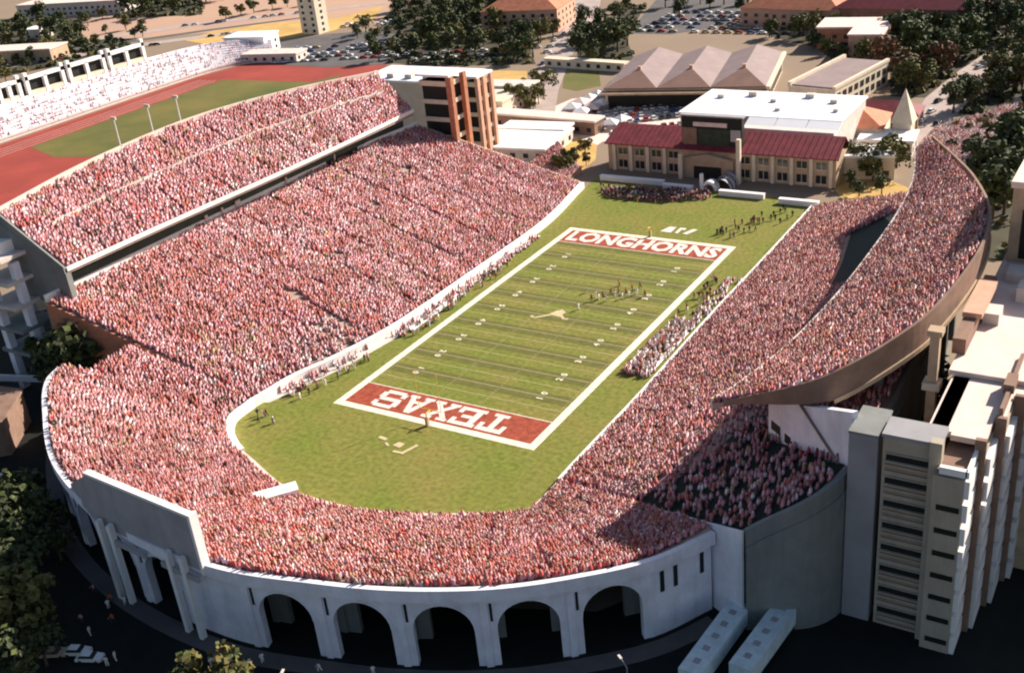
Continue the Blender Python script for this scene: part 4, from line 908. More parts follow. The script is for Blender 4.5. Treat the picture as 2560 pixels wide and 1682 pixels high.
FB = [
 ('low_building', (-93.7, 149.7), (62, 7), 5.0, -.05, 'brown', 'roofpale', 'long low building with pinkish roof on the plaza beyond the left stand', False),
 ('pavilion', (-90.1, 122.4), (46, 26), 4.0, .1, 'pale', 'membrane', 'broad white flat pavilion just beyond the corner of the left stand', False),
 ('pavilion', (-83.4, 136.7), (26, 9), 4.5, .1, 'pale', 'white', 'narrow white roofed pavilion right of the broad one', False),
 ('ticket_block', (-123.5, 165.1), (24, 20), 7, .1, 'cream', 'cream', 'cream block with flat roof beside the cream ramp tower', False),
 ('ticket_block', (-123.1, 180.1), (26, 10), 8, .1, 'cream', 'pale', 'thin cream canopy roof right of the cream block', False),
 ('brick_house', (-197.7, 327.9), (44, 34), 12, .2, 'peach', 'terracotta', 'salmon hip roofed house left of the far road', True),
 ('long_roofed_building', (-117.3, 241.5), (44, 4), 3.4, -.1, 'cream', 'cream', 'low cream wall-like building beside the green lawn', False),
 ('orange_roofed_house', (-59.9, 347.4), (34, 22), 9, -.1, 'peach', 'terracotta', 'orange roofed house left of its twin at the top right', True),
 ('orange_roofed_house', (-42.6, 345.4), (36, 24), 9, -.1, 'peach', 'terracotta', 'orange roofed house right of its twin at the top right', True),
 ('brick_hall', (-2.9, 381.9), (96, 26), 14, -.05, 'brown', 'roofpale', 'long brown hall with tan flat roof at the top right', False),
 ('maroon_roofed_hall', (6.5, 341.6), (70, 20), 10, -.05, 'brown', 'maroon', 'maroon roofed hall in front of the tan roofed hall', True),
 ('pink_house', (-12.3, 303.3), (26, 20), 9, .1, 'brick', 'roofpale', 'brick house with pale pink roof among the right hand trees', False),
 ('pink_house', (0.7, 287.7), (14, 26), 10, .1, 'peach', 'pinkmetal', 'pinkish house right of the brick house with pale roof', False),
 ('round_roofed_lodge', (29.7, 160.3), (21, 19), 7, .1, 'cream', 'terracotta', 'orange hip roofed lodge right of the white hall', True),
 ('maroon_roofed_lodge', (33.7, 182.0), (26, 12), 5, .05, 'brown', 'maroon', 'low maroon roofed lodge behind the orange one', True),
 ('gatehouse', (41.6, 125.3), (20, 10), 7, .25, 'cream', 'white', 'cream gatehouse with white roof right of the field house', False),
 ('gatehouse', (43.6, 150.1), (17, 12), 5, .1, 'pale', 'white', 'small white roofed gatehouse behind the cream one', False),
 ('warehouse', (-605.7, 349.1), (90, 26), 9, .25, 'pale', 'roofpale', 'long warehouse with pale roof at the top left corner', False),
 ('warehouse', (-494.9, 211.6), (60, 18), 7, .3, 'tan', 'roofpale', 'tan warehouse below the top left trees', False),
 ('warehouse', (-549.4, 268.9), (14, 12), 6, .2, 'pale', 'white', 'small white shed among the top left trees', False),
 ('warehouse', (-336.9, 252.0), (26, 16), 9, .2, 'white', 'membrane', 'white block at the far end of the track stand', False),
 ('warehouse', (-305.4, 235.1), (34, 12), 4, .2, 'pale', 'pale', 'low pale shed right of the white block by the track', False),
 ('water_tower_block', (-332.3, 301.9), (13, 10), 24, .0, 'cream', 'cream', 'tall narrow cream block standing behind the track', False),
]
for nm, c, sz, h, r_, wl_, rf_, lb, pt in FB: far_block(nm, c, sz, h, r_, wl_, rf_, lb, pitched=pt)
# pointed cream tower on the right
t = empty('spire_tower', ((46.4, 159.1)[0], (46.4, 159.1)[1], 0), 'cream tower with tall pointed roof right of the orange lodge', 'tower')
mb = MB(); mb.box(-3, -3, 0, 3, 3, 8); mb.build('wall', 'cream', t); mb = MB()
for a, b in (((-3.6, -3.6), (3.6, -3.6)), ((3.6, -3.6), (3.6, 3.6)), ((3.6, 3.6), (-3.6, 3.6)), ((-3.6, 3.6), (-3.6, -3.6))): mb.poly([(a[0], a[1], 8), (b[0], b[1], 8), (0, 0, 19)])
mb.build('roof', 'cream', t)

# white stand and portal frames of the track stadium
ts = empty('track_stand', (-338, 120, 0), 'long white bleacher stand along the far side of the running track', 'grandstand')
st_T = Stand([(-327.5, 40, 1.2, -350, 30, 9.6), (-327, 100, 1.2, -351, 100, 9.8), (-326.5, 180, 1.2, -351, 190, 9.8), (-322, 215, 1.2, -344, 232, 8.5), (-308, 236, 1.2, -322, 252, 6)])
mb = MB(); st_T.surface(mb, 0, .5); mb.build('seating_tier', 'lavender', ts)
mb = MB()
for t_ in np.linspace(.08, .95, 9): ribbon(mb, [tuple(q) for q in (st_T.I+(st_T.O-st_T.I)*t_)], 0, .45, (st_T.I+(st_T.O-st_T.I)*t_)[:, 2]+.02, (st_T.I+(st_T.O-st_T.I)*t_)[:, 2]+.5, 0)
mb.build('bench_rows', 'membrane', ts)
mb = MB(); ribbon(mb, st_T.I, 0, .4, 0, 2.0, 0); mb.build('front_wall', 'pinkmetal', ts)
mb = MB(); ribbon(mb, st_T.O, -.3, .3, 0, st_T.O[:, 2]+1.0, 0); mb.build('rear_wall', 'whitewall', ts)
world_children(ts)
p_, f_ = st_T.people(rowd=1.6, seat=1.3, density=.22)
def tint_t(pos, W): W = W.copy(); W[:, 4] *= 5; W[:, 3] *= 8; W[:, 8] *= 3; W[:, 0] *= .3; W[:, 1] *= .4; return W
build_crowd('crowd', p_, f_, 'scattered spectators on the white bleachers beside the running track', tint_t)
def portal(y0, y1, lab):
    t = empty('portal_frame', (-354, (y0+y1)/2, 0), lab, 'frame building', 'cream portal frames behind the track stand')
    mb = MB(); mb.box(-358, y0+.5, 0, -352.5, y1-.5, 18.0); mb.build('dark_backing', 'dark', t)
    L = y1-y0; n = 3
    for k in range(n):
        y = y0+k*(L-1.6)/(n-1); mb = MB(); mb.box(-352.4, y, 0, -350.6, y+1.8, 21.2 if k != 1 else 18.0); mb.build('post', 'white', t)
    mb = MB(); mb.box(-352.42, y0-.2, 17.6, -350.6, y1+.2, 19.4); mb.build('lintel', 'white', t)
    mb = MB(); mb.box(-352.44, y0-.2, 10.2, -350.8, y1+.2, 12.2); mb.build('sill', 'cream', t)
    for k in range(2):
        ya = y0+2.6+k*(L-1.6)/2; mb = MB(); mb.box(-352.48, ya, 12.9, -352.3, ya+(L-1.6)/2-3.4, 16.6); mb.build('opening', 'dark', t)
    world_children(t)
for i, (a, b) in enumerate(((97, 109.5), (112.5, 135), (137.5, 160.5), (163, 187))):
    portal(a, b, ['cream portal frame with dark openings nearest the left edge', 'second cream portal frame from the left edge behind the track stand', 'third cream portal frame from the left edge behind the track stand', 'cream portal frame farthest from the left edge behind the track stand'][i])

# ------------------------------------------------------------------ poles and goal posts
pole = empty('floodlight_mast', (-229, 62, 0), 'x', 'mast', 'white masts along the running track')
mb = MB(); mb.tube((0, 0, 0), (0, 0, 20), .38, .24, 8); mb.build('shaft', 'white', pole)
mb = MB(); mb.box(-1.3, -.3, 20, 1.3, .3, 21.2); mb.build('lamp_head', 'cream', pole)
mb = MB(); mb.box(-.7, -.7, 0, .7, .7, .6); mb.build('base', 'pale', pole)
for i, (x, y, l_) in enumerate(((-229, 62, 'white mast beside the running track, leftmost of three'), (-230, 80, 'white mast beside the running track, middle of three'), (-228.5, 94, 'white mast beside the running track, rightmost of three'))):
    o = pole if i == 0 else copy_tree(pole); o.location = (x, y, 0); o['label'] = l_
gp = empty('goal_post', (0, -55.2, 0), 'yellow goal post behind the near end zone', 'goal post', 'football goal posts')
mb = MB(); mb.tube((0, -1.6, 0), (0, -1.6, 3.0), .16); mb.tube((0, -1.6, 3.0), (0, 0, 3.05), .13); mb.build('gooseneck', 'yellow', gp)
mb = MB(); mb.tube((-2.82, 0, 3.05), (2.82, 0, 3.05), .09); mb.build('crossbar', 'yellow', gp)
for x in (-2.82, 2.82):
    mb = MB(); mb.tube((x, 0, 3.05), (x, 0, 12.2), .06); mb.build('upright', 'yellow', gp)
mb = MB(); mb.box(-.35, -1.95, .04, .35, -1.25, 1.9); mb.build('base_pad', 'tan', gp)
o = copy_tree(gp); o.location = (0, 55.2, 0); o.rotation_euler = (0, 0, math.pi); o['label'] = 'yellow goal post behind the far end zone'

# ------------------------------------------------------------------ trees
def crown_mesh(seed, mats, R=4.6, H=6.2, n=900, leaf=.72):
    r = np.random.default_rng(seed); mb = MB(); L = []
    for k in range(12):
        a = r.uniform(0, 2*math.pi); d = r.uniform(.1, .75)*R; L.append((d*math.cos(a), d*math.sin(a), H*r.uniform(.08, .82), R*r.uniform(.22, .5)))
    for k in range(n):
        c = L[r.integers(len(L))]; v = r.normal(size=3); v /= np.linalg.norm(v)
        if v[2] < -.5: v[2] *= -.6
        q = np.array(c[:3])+v*c[3]*r.uniform(.72, 1.12); s = leaf*r.uniform(.55, 1.25)
        t1 = np.cross(v+r.normal(size=3)*.7, r.normal(size=3)); t1 /= np.linalg.norm(t1)+1e-6; t2 = np.cross(t1, v+r.normal(size=3)*.5); t2 /= np.linalg.norm(t2)+1e-6
        mb.quad(q-t1*s*.5-t2*s*.35, q+t1*s*.5-t2*s*.5, q+t1*s*.45+t2*s*.5, q-t1*s*.4+t2*s*.42, int(r.random() < .28))
    return mb
KINDS = {'dark': ('leafdark', 'leafmid'), 'mid': ('leafmid', 'leafdark'), 'olive': ('leafolive', 'leafmid'), 'red': ('leafred', 'leafolive')}
PROTO = {}
def tree(kind, xy, h, label, group=None):
    v = random.randrange(4); key = (kind, v); s = h/9.5
    if key not in PROTO:
        t = empty('tree', (0, 0, 0), label, 'tree')
        mb = MB(); mb.tube((0, 0, 0), (.1, .05, 3.2), .34, .24, 7); 
        for k in range(4):
            a = k*1.6+v; mb.tube((.1, .05, 2.9), (1.9*math.cos(a), 1.9*math.sin(a), 5.4), .16, .06, 5)
        mb.build('trunk', 'bark', t); c = crown_mesh(100*v+len(PROTO), None).build('crown', list(KINDS[kind]), t); c.location = (0, 0, 3.0)
        PROTO[key] = t; o = t
    else: o = copy_tree(PROTO[key])
    o.location = (xy[0], xy[1], 0); o.rotation_euler = (0, 0, random.uniform(0, 6.28)); o.scale = (s*random.uniform(.9, 1.2), s*random.uniform(.9, 1.2), s)
    o['label'] = label
    if group: o['group'] = group
    elif 'group' in o: del o['group']
    return o
def grove(kinds, pts, h, label, group, jit=3.0):
    for p in pts: tree(random.choice(kinds), (p[0]+random.uniform(-jit, jit), p[1]+random.uniform(-jit, jit)), h*random.uniform(.75, 1.25), label, group)
grove(['dark'], [(-612.5, 300.0), (-571.1, 277.7), (-593.5, 304.2), (-532.9, 265.1), (-557.5, 292.5), (-505.2, 257.6), (-544.3, 253.8), (-513.4, 272.0), (-582.0, 270.1)], 13, 'dark tree in the clump between the warehouses at the top left', 'trees at the top left')
grove(['dark', 'olive'], [(-482.3, 191.5), (-484.1, 202.0), (-476.8, 207.3), (-474.3, 216.4), (-475.0, 229.8), (-470.6, 239.5), (-466.2, 249.4), (-462.1, 256.9), (-460.6, 174.1), (-462.8, 189.0)], 8, 'low dark tree in the line behind the portal frames', 'trees behind the portal frames')
grove(['dark', 'mid'], [(-595.2, 382.0), (-557.1, 358.8), (-575.2, 385.8), (-530.2, 355.2), (-543.0, 379.9), (-503.7, 353.2), (-545.0, 343.9), (-518.9, 340.6), (-527.3, 386.7), (-514.4, 391.8), (-501.7, 396.9)], 13, 'dark green tree in the row along the top left of the dirt lot', 'trees along the dirt lot')
grove(['dark', 'dark', 'olive', 'mid'], [(-309.3, 354.4), (-315.3, 374.3), (-279.2, 330.8), (-294.5, 361.6), (-263.2, 325.9), (-300.0, 381.6), (-270.2, 349.8), (-239.0, 310.3), (-276.0, 375.5), (-245.0, 332.9), (-254.4, 356.9), (-223.0, 317.1), (-258.7, 376.1), (-233.5, 345.6), (-204.3, 307.6), (-219.9, 340.3), (-192.0, 303.3), (-262.9, 297.2), (-242.2, 282.9), (-234.8, 288.9), (-218.8, 280.1), (-216.0, 290.7), (-198.9, 279.0), (-185.6, 270.6), (-176.1, 267.9), (-171.4, 275.1), (-157.6, 258.0), (-219.1, 260.1), (-201.0, 257.4), (-188.4, 254.3), (-256.0, 389.5), (-157.2, 244.7)], 13, 'tree in the big dark grove left of the far road', 'trees of the grove left of the far road')
grove(['olive', 'dark'], [(-247.3, 261.9), (-269.6, 285.7), (-232.1, 249.0), (-226.3, 254.5), (-292.9, 306.1), (-269.5, 269.7), (-289.3, 287.2), (-240.4, 243.2), (-303.2, 391.3), (-326.7, 395.1)], 9, 'small tree at the left fringe of the dark grove', 'small trees by the far parking lot')
grove(['dark'], [(-150.3, 296.7), (-155.7, 316.8), (-136.0, 288.3), (-144.5, 312.4), (-130.2, 293.7), (-133.7, 269.9), (-122.7, 262.2), (-119.0, 268.8), (-116.9, 276.3), (-135.3, 265.1), (-129.0, 298.7), (-116.7, 285.6), (-118.6, 249.7)], 14, 'dark green tree in the clump right of the far road', 'trees of the clump right of the far road')
grove(['dark', 'olive'], [(-181.9, 314.7), (-186.0, 330.9), (-167.0, 292.2), (-169.1, 305.2), (-173.6, 294.6)], 12, 'dark tree beside the salmon roofed house', 'trees beside the salmon roofed house')
grove(['olive'], [(-118.1, 184.4), (-109.6, 177.1), (-115.0, 192.0), (-105.5, 179.9), (-112.8, 171.8), (-106.6, 168.4)], 9, 'olive tree on the plaza between the golden grass and the road', 'olive trees on the plaza')
grove(['dark', 'mid'], [(-157.1, 367.1), (-163.2, 391.6), (-147.4, 338.9), (-136.2, 379.9), (-133.3, 394.7), (-120.0, 351.6), (-123.4, 390.0), (-111.9, 380.7), (-105.5, 390.4), (-93.9, 393.1), (-81.6, 379.3), (-85.8, 364.4), (-73.5, 405.6), (-57.2, 399.8), (-46.6, 403.5), (-35.7, 406.0)], 10, 'tree around the far parking lot behind the brown shed', 'trees around the far parking lot')
grove(['dark', 'olive', 'mid'], [(-55.4, 312.1), (-50.1, 315.4), (-39.7, 309.7), (-33.8, 314.0), (-25.8, 308.3), (-23.3, 293.5), (-13.7, 281.1), (-5.9, 270.7), (1.5, 306.4), (1.2, 265.4), (7.9, 267.8), (8.7, 282.1), (-35.3, 329.0), (-27.9, 321.9)], 10, 'tree between the orange roofs and the mauve roofed sheds', 'trees behind the mauve roofed sheds')
grove(['mid', 'dark', 'mid', 'olive'], [(5.9, 315.7), (14.7, 299.2), (17.2, 312.3), (26.4, 292.2), (29.1, 304.8), (37.6, 285.4), (39.6, 301.8), (21.2, 279.6), (30.6, 269.2), (38.0, 266.5), (43.9, 271.0), (46.7, 282.7), (45.0, 310.6), (31.9, 322.4), (21.8, 326.0)], 13, 'green tree in the wood above the street at the top right', 'green trees above the street')
grove(['red', 'olive', 'red'], [(20.5, 253.1), (27.1, 243.4), (29.6, 250.8), (36.6, 234.7), (30.3, 227.1), (35.7, 224.8), (23.1, 235.9), (36.9, 248.4), (39.4, 252.3)], 12, 'reddish brown tree left of the street at the right', 'reddish trees left of the street')
grove(['dark', 'dark', 'mid'], [(26.5, 374.5), (35.1, 355.0), (33.5, 385.2), (43.7, 360.3), (42.5, 390.8), (53.4, 346.6), (44.8, 332.3), (51.6, 324.0), (59.1, 316.1), (37.5, 331.7), (28.5, 401.3), (52.6, 375.6), (48.5, 365.4), (20.3, 395.6)], 15, 'tall dark tree filling the top right corner', 'dark trees in the top right corner')
grove(['dark', 'olive'], [(58.9, 280.3), (64.1, 273.6), (65.0, 288.7), (60.9, 258.9), (66.7, 252.8), (70.0, 256.7), (61.3, 238.7), (66.8, 233.2), (71.7, 230.9), (61.0, 222.8), (75.8, 228.5), (59.4, 207.5)], 12, 'dark tree right of the street at the right edge', 'dark trees right of the street')
grove(['red', 'dark'], [(54.3, 199.6), (58.1, 210.2), (61.8, 222.9), (66.6, 230.0), (72.4, 231.0)], 10, 'shaded reddish tree in the band above the street crowd', 'reddish trees above the street crowd')
grove(['dark'], [(78.2, 128.5), (80.0, 138.2), (81.6, 148.6), (83.2, 159.4), (80.1, 124.9), (81.6, 133.5), (83.2, 142.4), (84.4, 110.6), (85.9, 118.6), (85.7, 96.5), (86.1, 151.9), (87.2, 104.0)], 13, 'dark tree in the strip between the curved deck and the tall tan block', 'dark trees behind the curved deck')
grove(['olive'], [(43.6, 122.8), (48.2, 120.6), (51.7, 124.9), (52.5, 132.5)], 10, 'olive tree at the foot of the cream tower', 'olive trees at the foot of the cream tower')
grove(['dark'], [(46.4, 107.8), (50.8, 105.9), (43.5, 111.1)], 6, 'low dark tree beside the far corner of the right side tier', 'low trees at the far right corner')
grove(['olive'], [(-57.4, 109.6), (-56.7, 114.7), (-56.0, 120.0), (-49.1, 111.7), (-50.6, 106.5), (-52.5, 103.6), (-55.9, 103.7)], 6, 'golden olive tree on the bank at the far corner of the left tier', 'golden trees at the far left corner')
grove(['mid', 'dark'], [(-89.8, -75.3), (-87.9, -72.7), (-85.8, -71.5), (-88.8, -78.3), (-85.1, -72.2), (-93.0, -78.7), (-88.0, -74.8)], 15, 'green tree rising in the gap between the left tier and the curved end', 'trees in the gap between the tiers', 0.8)
grove(['dark', 'mid'], [(-52.1, -121.0), (-45.4, -122.6), (-39.5, -123.8), (-42.5, -127.2), (-37.0, -127.6), (-37.0, -133.1), (-43.4, -118.8), (-52.7, -118.1)], 11, 'tree in the clump at the left edge below the brown brick building', 'trees at the left edge')
grove(['dark', 'olive'], [(-27.5, -139.6), (-22.9, -140.6), (-21.8, -144.7), (-18.3, -141.9), (-15.5, -147.3), (-30.8, -136.8)], 10, 'tree in the lowest clump at the left edge', 'trees at the lower left')
grove(['olive', 'mid'], [(14.6, -142.0), (16.0, -139.9), (19.7, -140.6), (17.5, -143.1)], 9, 'tree crown at the bottom edge below the left arches', 'trees at the bottom edge')
grove(['dark'], [(90.0, -34.4), (91.9, -29.4), (92.9, -23.8), (92.6, -35.8), (90.3, -19.4)], 13, 'dark tree between the windowless shaft and the slotted block', 'trees behind the shaft')
grove(['dark', 'olive'], [(-548.3, 243.4), (-538.4, 249.4), (-528.4, 255.4), (-500.9, 286.1), (-493.6, 294.6), (-486.3, 303.1), (-544.8, 304.6), (-554.3, 324.1), (-434.7, 344.6), (-429.6, 356.2), (-424.5, 367.9), (-416.7, 377.0), (-408.8, 386.1), (-445.8, 164.7), (-497.1, 234.3), (-463.4, 271.4), (-456.2, 279.5), (-434.7, 328.0)], 8, 'small dark tree along the highway strips at the top left', 'trees along the highway')


# low growth under the groves, one mass
r_ = np.random.default_rng(5); V_ = []; F_ = []; MI = []
for q_ in SCRUB:
    A_ = np.array(q_); lo = A_.min(0); hi = A_.max(0); area = abs(sum(A_[i-1][0]*A_[i][1]-A_[i][0]*A_[i-1][1] for i in range(len(A_))))/2
    for k in range(int(min(900, area/22))):
        p = r_.uniform(lo, hi); ins = False
        for i in range(len(A_)):
            a, b = A_[i-1], A_[i]
            if (a[1] > p[1]) != (b[1] > p[1]) and p[0] < (b[0]-a[0])*(p[1]-a[1])/(b[1]-a[1])+a[0]: ins = not ins
        if not ins: continue
        R_ = r_.uniform(.8, 2.4); m_ = int(r_.random() < .35)
        for j in range(14):
            v = r_.normal(size=3); v /= np.linalg.norm(v); v[2] = abs(v[2]); c = np.array([p[0], p[1], .05])+v*R_; t1 = r_.normal(size=3); t1 /= np.linalg.norm(t1); t2 = np.cross(t1, v); s_ = R_*.55
            i0 = len(V_); V_ += [tuple(c-t1*s_-t2*s_*.6), tuple(c+t1*s_-t2*s_), tuple(c+t1*s_*.8+t2*s_), tuple(c-t1*s_*.7+t2*s_*.8)]; F_.append((i0, i0+1, i0+2, i0+3)); MI.append(m_)
me = bpy.data.meshes.new('undergrowth'); me.from_pydata(V_, [], F_); me.materials.append(M['leafdark']); me.materials.append(M['leafolive']); me.polygons.foreach_set('material_index', MI)
o = bpy.data.objects.new('undergrowth', me); COL.objects.link(o); tag(o, 'dark low bushes growing under the far groves', None, None, 'stuff')

# ------------------------------------------------------------------ cars and trailers
def car_mesh(paint):
    mb = MB(); prof = [(-2.2, .35), (-2.25, .8), (-1.55, .95), (1.0, 1.0), (2.15, .82), (2.25, .4)]
    def ext(prof, w, mi, taper=0):
        n = len(prof); i = len(mb.v)
        for y, s in ((-w, 1), (w, 1)): mb.v += [(x, y, z) for x, z in prof]
        for k in range(n-1): mb.f.append((i+k, i+n+k, i+n+k+1, i+k+1)); mb.m.append(mi)
        mb.f.append(tuple(i+k for k in range(n))); mb.f.append(tuple(i+n+k for k in range(n))[::-1]); mb.m += [mi, mi]
        mb.f.append((i+n-1, i+2*n-1, i+n, i)); mb.m.append(mi)
    ext(prof, .9, 0); return mb
def make_car(col):
    t = empty('car', (0, 0, 0), 'x', 'car'); car_mesh(col).build('body', 'car_'+col, t)
    mb = MB(); P0 = [(-1.75, -.82), (1.05, -.82), (1.05, .82), (-1.75, .82)]; P1 = [(-1.25, -.66), (.45, -.66), (.45, .66), (-1.25, .66)]
    b = [(x, y, .97) for x, y in P0]; u = [(x, y, 1.42) for x, y in P1]
    for k in range(4): mb.quad(b[k], b[(k+1) % 4], u[(k+1) % 4], u[k])
    mb.build('windows', 'glass', t)
    mb = MB(); mb.prism(P1, 1.421, 1.47); mb.build('roof', 'car_'+col, t)
    for x in (-1.4, 1.4):
        for y in (-.88, .88):
            mb = MB(); mb.tube((x, y-.1, .33), (x, y+.1, .33), .33, .33, 8); mb.build('wheel', 'tyre', t)
    return t
CARS = {}
def car(col, x, y, rz, label, group):
    if col not in CARS: CARS[col] = make_car(col); o = CARS[col]
    else: o = copy_tree(CARS[col])
    o.location = (x, y, .1); o.rotation_euler = (0, 0, rz); o['label'] = label
    if group: o['group'] = group
    elif 'group' in o: del o['group']
    return o
cn = [c[0] for c in CARCOLS]; pw = [.38, .2, .14, .1, .1, .08]
def lot(o, ux, uy, nx, ny, sx, sy, rz, where, fill=.85):
    for i in range(nx):
        for j in range(ny):
            if random.random() > fill: continue
            c = random.choices(cn, pw)[0]
            x = o[0]+ux[0]*sx*i+uy[0]*sy*j; y = o[1]+ux[1]*sx*i+uy[1]*sy*j
            car(c, x+random.uniform(-.3, .3), y+random.uniform(-.3, .3), rz+random.uniform(-.05, .05), '%s car parked %s' % (c, where), 'cars parked '+where)
lot((-125.8, 320.1), (1, 0), (0, 1), 15, 6, 6.0, 9.5, 0, 'in the lot behind the brown gabled shed')
lot((-299.1, 228.1), (.94, .34), (-.34, .94), 13, 5, 5.6, 8.5, .34, 'in the dark lot beyond the red track')
lot((-322.8, 317.0), (.94, .34), (-.34, .94), 7, 2, 5.6, 8, .34, 'on the pink dirt lot')
for k_ in range(26):
    t_ = random.random(); a_, b_ = random.choice([((-489.0, 187.4), (-391.1, 298.5)), ((-552.3, 233.0), (-443.4, 320.7)), ((-443.4, 320.7), (-344.7, 390.4))])
    c = random.choices(cn, pw)[0]; car(c, a_[0]+(b_[0]-a_[0])*t_+1.5, a_[1]+(b_[1]-a_[1])*t_, math.atan2(b_[1]-a_[1], b_[0]-a_[0]), '%s car on the long highway strips beyond the track' % c, 'cars on the highway')
for i, (p, rz, wh) in enumerate([((-143.3, 246.5), 1.9, 'far road'), ((-163.7, 295.5), 2.0, 'far road'), ((-149.4, 284.1), 2.0, 'far road'), ((-174.9, 340.6), 1.9, 'far road'), ((-160.7, 321.7), 1.9, 'far road'), ((-186.4, 375.8), 1.7, 'far road'), ((-166.8, 310.6), 1.9, 'far road'), ((46.4, 185.1), 1.3, 'street at the right'), ((47.1, 198.2), 1.3, 'street at the right'), ((46.4, 212.3), 1.3, 'street at the right'), ((46.4, 226.6), 1.3, 'street at the right'), ((50.0, 233.6), 1.3, 'street at the right'), ((48.8, 250.2), 1.2, 'street at the right'), ((51.0, 264.6), 1.2, 'street at the right'), ((52.4, 279.5), 1.2, 'street at the right'), ((52.5, 183.7), 1.3, 'street at the right'), ((51.8, 212.0), 1.3, 'street at the right')]):
    c = random.choices(cn, pw)[0]; car(c, p[0], p[1], rz, '%s car driving on the %s' % (c, wh), 'cars on the '+wh)
for (p, rz, c, l_) in [((-16.0, -141.5), .5, 'tan', 'tan car at the bottom left corner beside two white cars'), ((-12.6, -139.5), .4, 'white', 'white car at the bottom left, nearer the tan car'), ((-9.4, -139.6), .4, 'white', 'white car at the bottom left, farther from the tan car'), ((-72.9, -110.1), .3, 'white', 'white car cut by the left edge above the tree clump'), ((95.2, -97.3), .9, 'silver', 'silver car in the shade at the bottom right')]:
    car(c, p[0], p[1], rz, l_, None)
def tent(p, w, rz, m, label, group):
    t = empty('tent', (p[0], p[1], 0), label, 'tent', group, rz)
    mb = MB(); h = w/2
    for a, b in (((-h, -h), (h, -h)), ((h, -h), (h, h)), ((h, h), (-h, h)), ((-h, h), (-h, -h))): mb.poly([(a[0], a[1], 2.5), (b[0], b[1], 2.5), (0, 0, 4.2)]); mb.quad((a[0], a[1], 2.1), (b[0], b[1], 2.1), (b[0], b[1], 2.5), (a[0], a[1], 2.5))
    mb.build('canopy', m, t)
    for a in (-h+.1, h-.1):
        for b in (-h+.1, h-.1):
            mb = MB(); mb.tube((a, b, 0), (a, b, 2.5), .08, n=5); mb.build('pole', 'grey', t)
random.seed(3)
tp = [(-87.1, 186.6), (-87.6, 179.9), (-85.9, 192.3), (-83.8, 196.8), (-87.4, 172.1), (-80.5, 167.1), (-79.2, 173.7), (-77.9, 180.4), (-61.0, 154.2), (-59.5, 160.4)]
for p in tp: tent(p, random.uniform(5, 8), random.uniform(-.3, .3), random.choice(['membrane', 'white', 'pinkmetal']), 'pale pitched tent in the cluster left of the white hall', 'tents on the plaza')
for p in [(31.6, 143.4), (33.0, 148.6), (34.5, 153.8), (37.2, 157.0), (41.2, 152.9), (42.1, 160.6), (39.0, 145.2), (34.8, 137.1)]:
    tent(p, 6, .2, 'membrane', 'white tent in the cluster between the orange lodge and the gatehouses', 'white tents beside the gatehouses')
lot((-49.0, 185.9), (.9, .43), (-.43, .9), 1, 1, 6, 9, .4, 'beside the white hall', 1.0)
lot((-70.1, 154.6), (.80, .60), (-.60, .80), 20, 5, 3.1, 7.6, 2.15, 'in the dense rows left of the white hall', .9)
lot((-52.2, 143.7), (.80, .60), (-.60, .80), 9, 2, 3.1, 7.6, 2.15, 'behind the field house', .8)
lot((-226.3, 243.1), (.94, .34), (-.34, .94), 12, 2, 7, 12, .34, 'between the trees of the big grove', .7)
def trailer(x, y, rz, label):
    t = empty('trailer', (x, y, 0), label, 'trailer', None, rz)
    mb = MB(); mb.box(-8.6, -1.75, 1.1, 8.6, 1.75, 4.0); mb.build('box_body', 'trailer', t)
    for k in range(5): mb = MB(); mb.box(-6.5+k*3, -.5, 4.002, -5.5+k*3, .5, 4.12); mb.build('roof_vent', 'grey', t)
    mb = MB(); mb.box(-8.2, -1.2, .7, 8.2, 1.2, 1.098); mb.build('chassis', 'dark', t)
    mb = MB(); mb.box(8.601, -1.5, 1.3, 8.68, 1.5, 4.1); mb.build('rear_door', 'grey', t)
    for xx in (-6.2, 5.0, 6.3):
        for yy in (-1.4, 1.4):
            mb = MB(); mb.tube((xx, yy-.2, .52), (xx, yy+.2, .52), .52, n=10); mb.build('wheel', 'tyre', t)
trailer(81.0, -96.6, 1.50, 'white trailer in the shade below the right tier, left of its twin')
trailer(87.4, -92.6, 1.47, 'white trailer in the shade below the right tier, right of its twin')

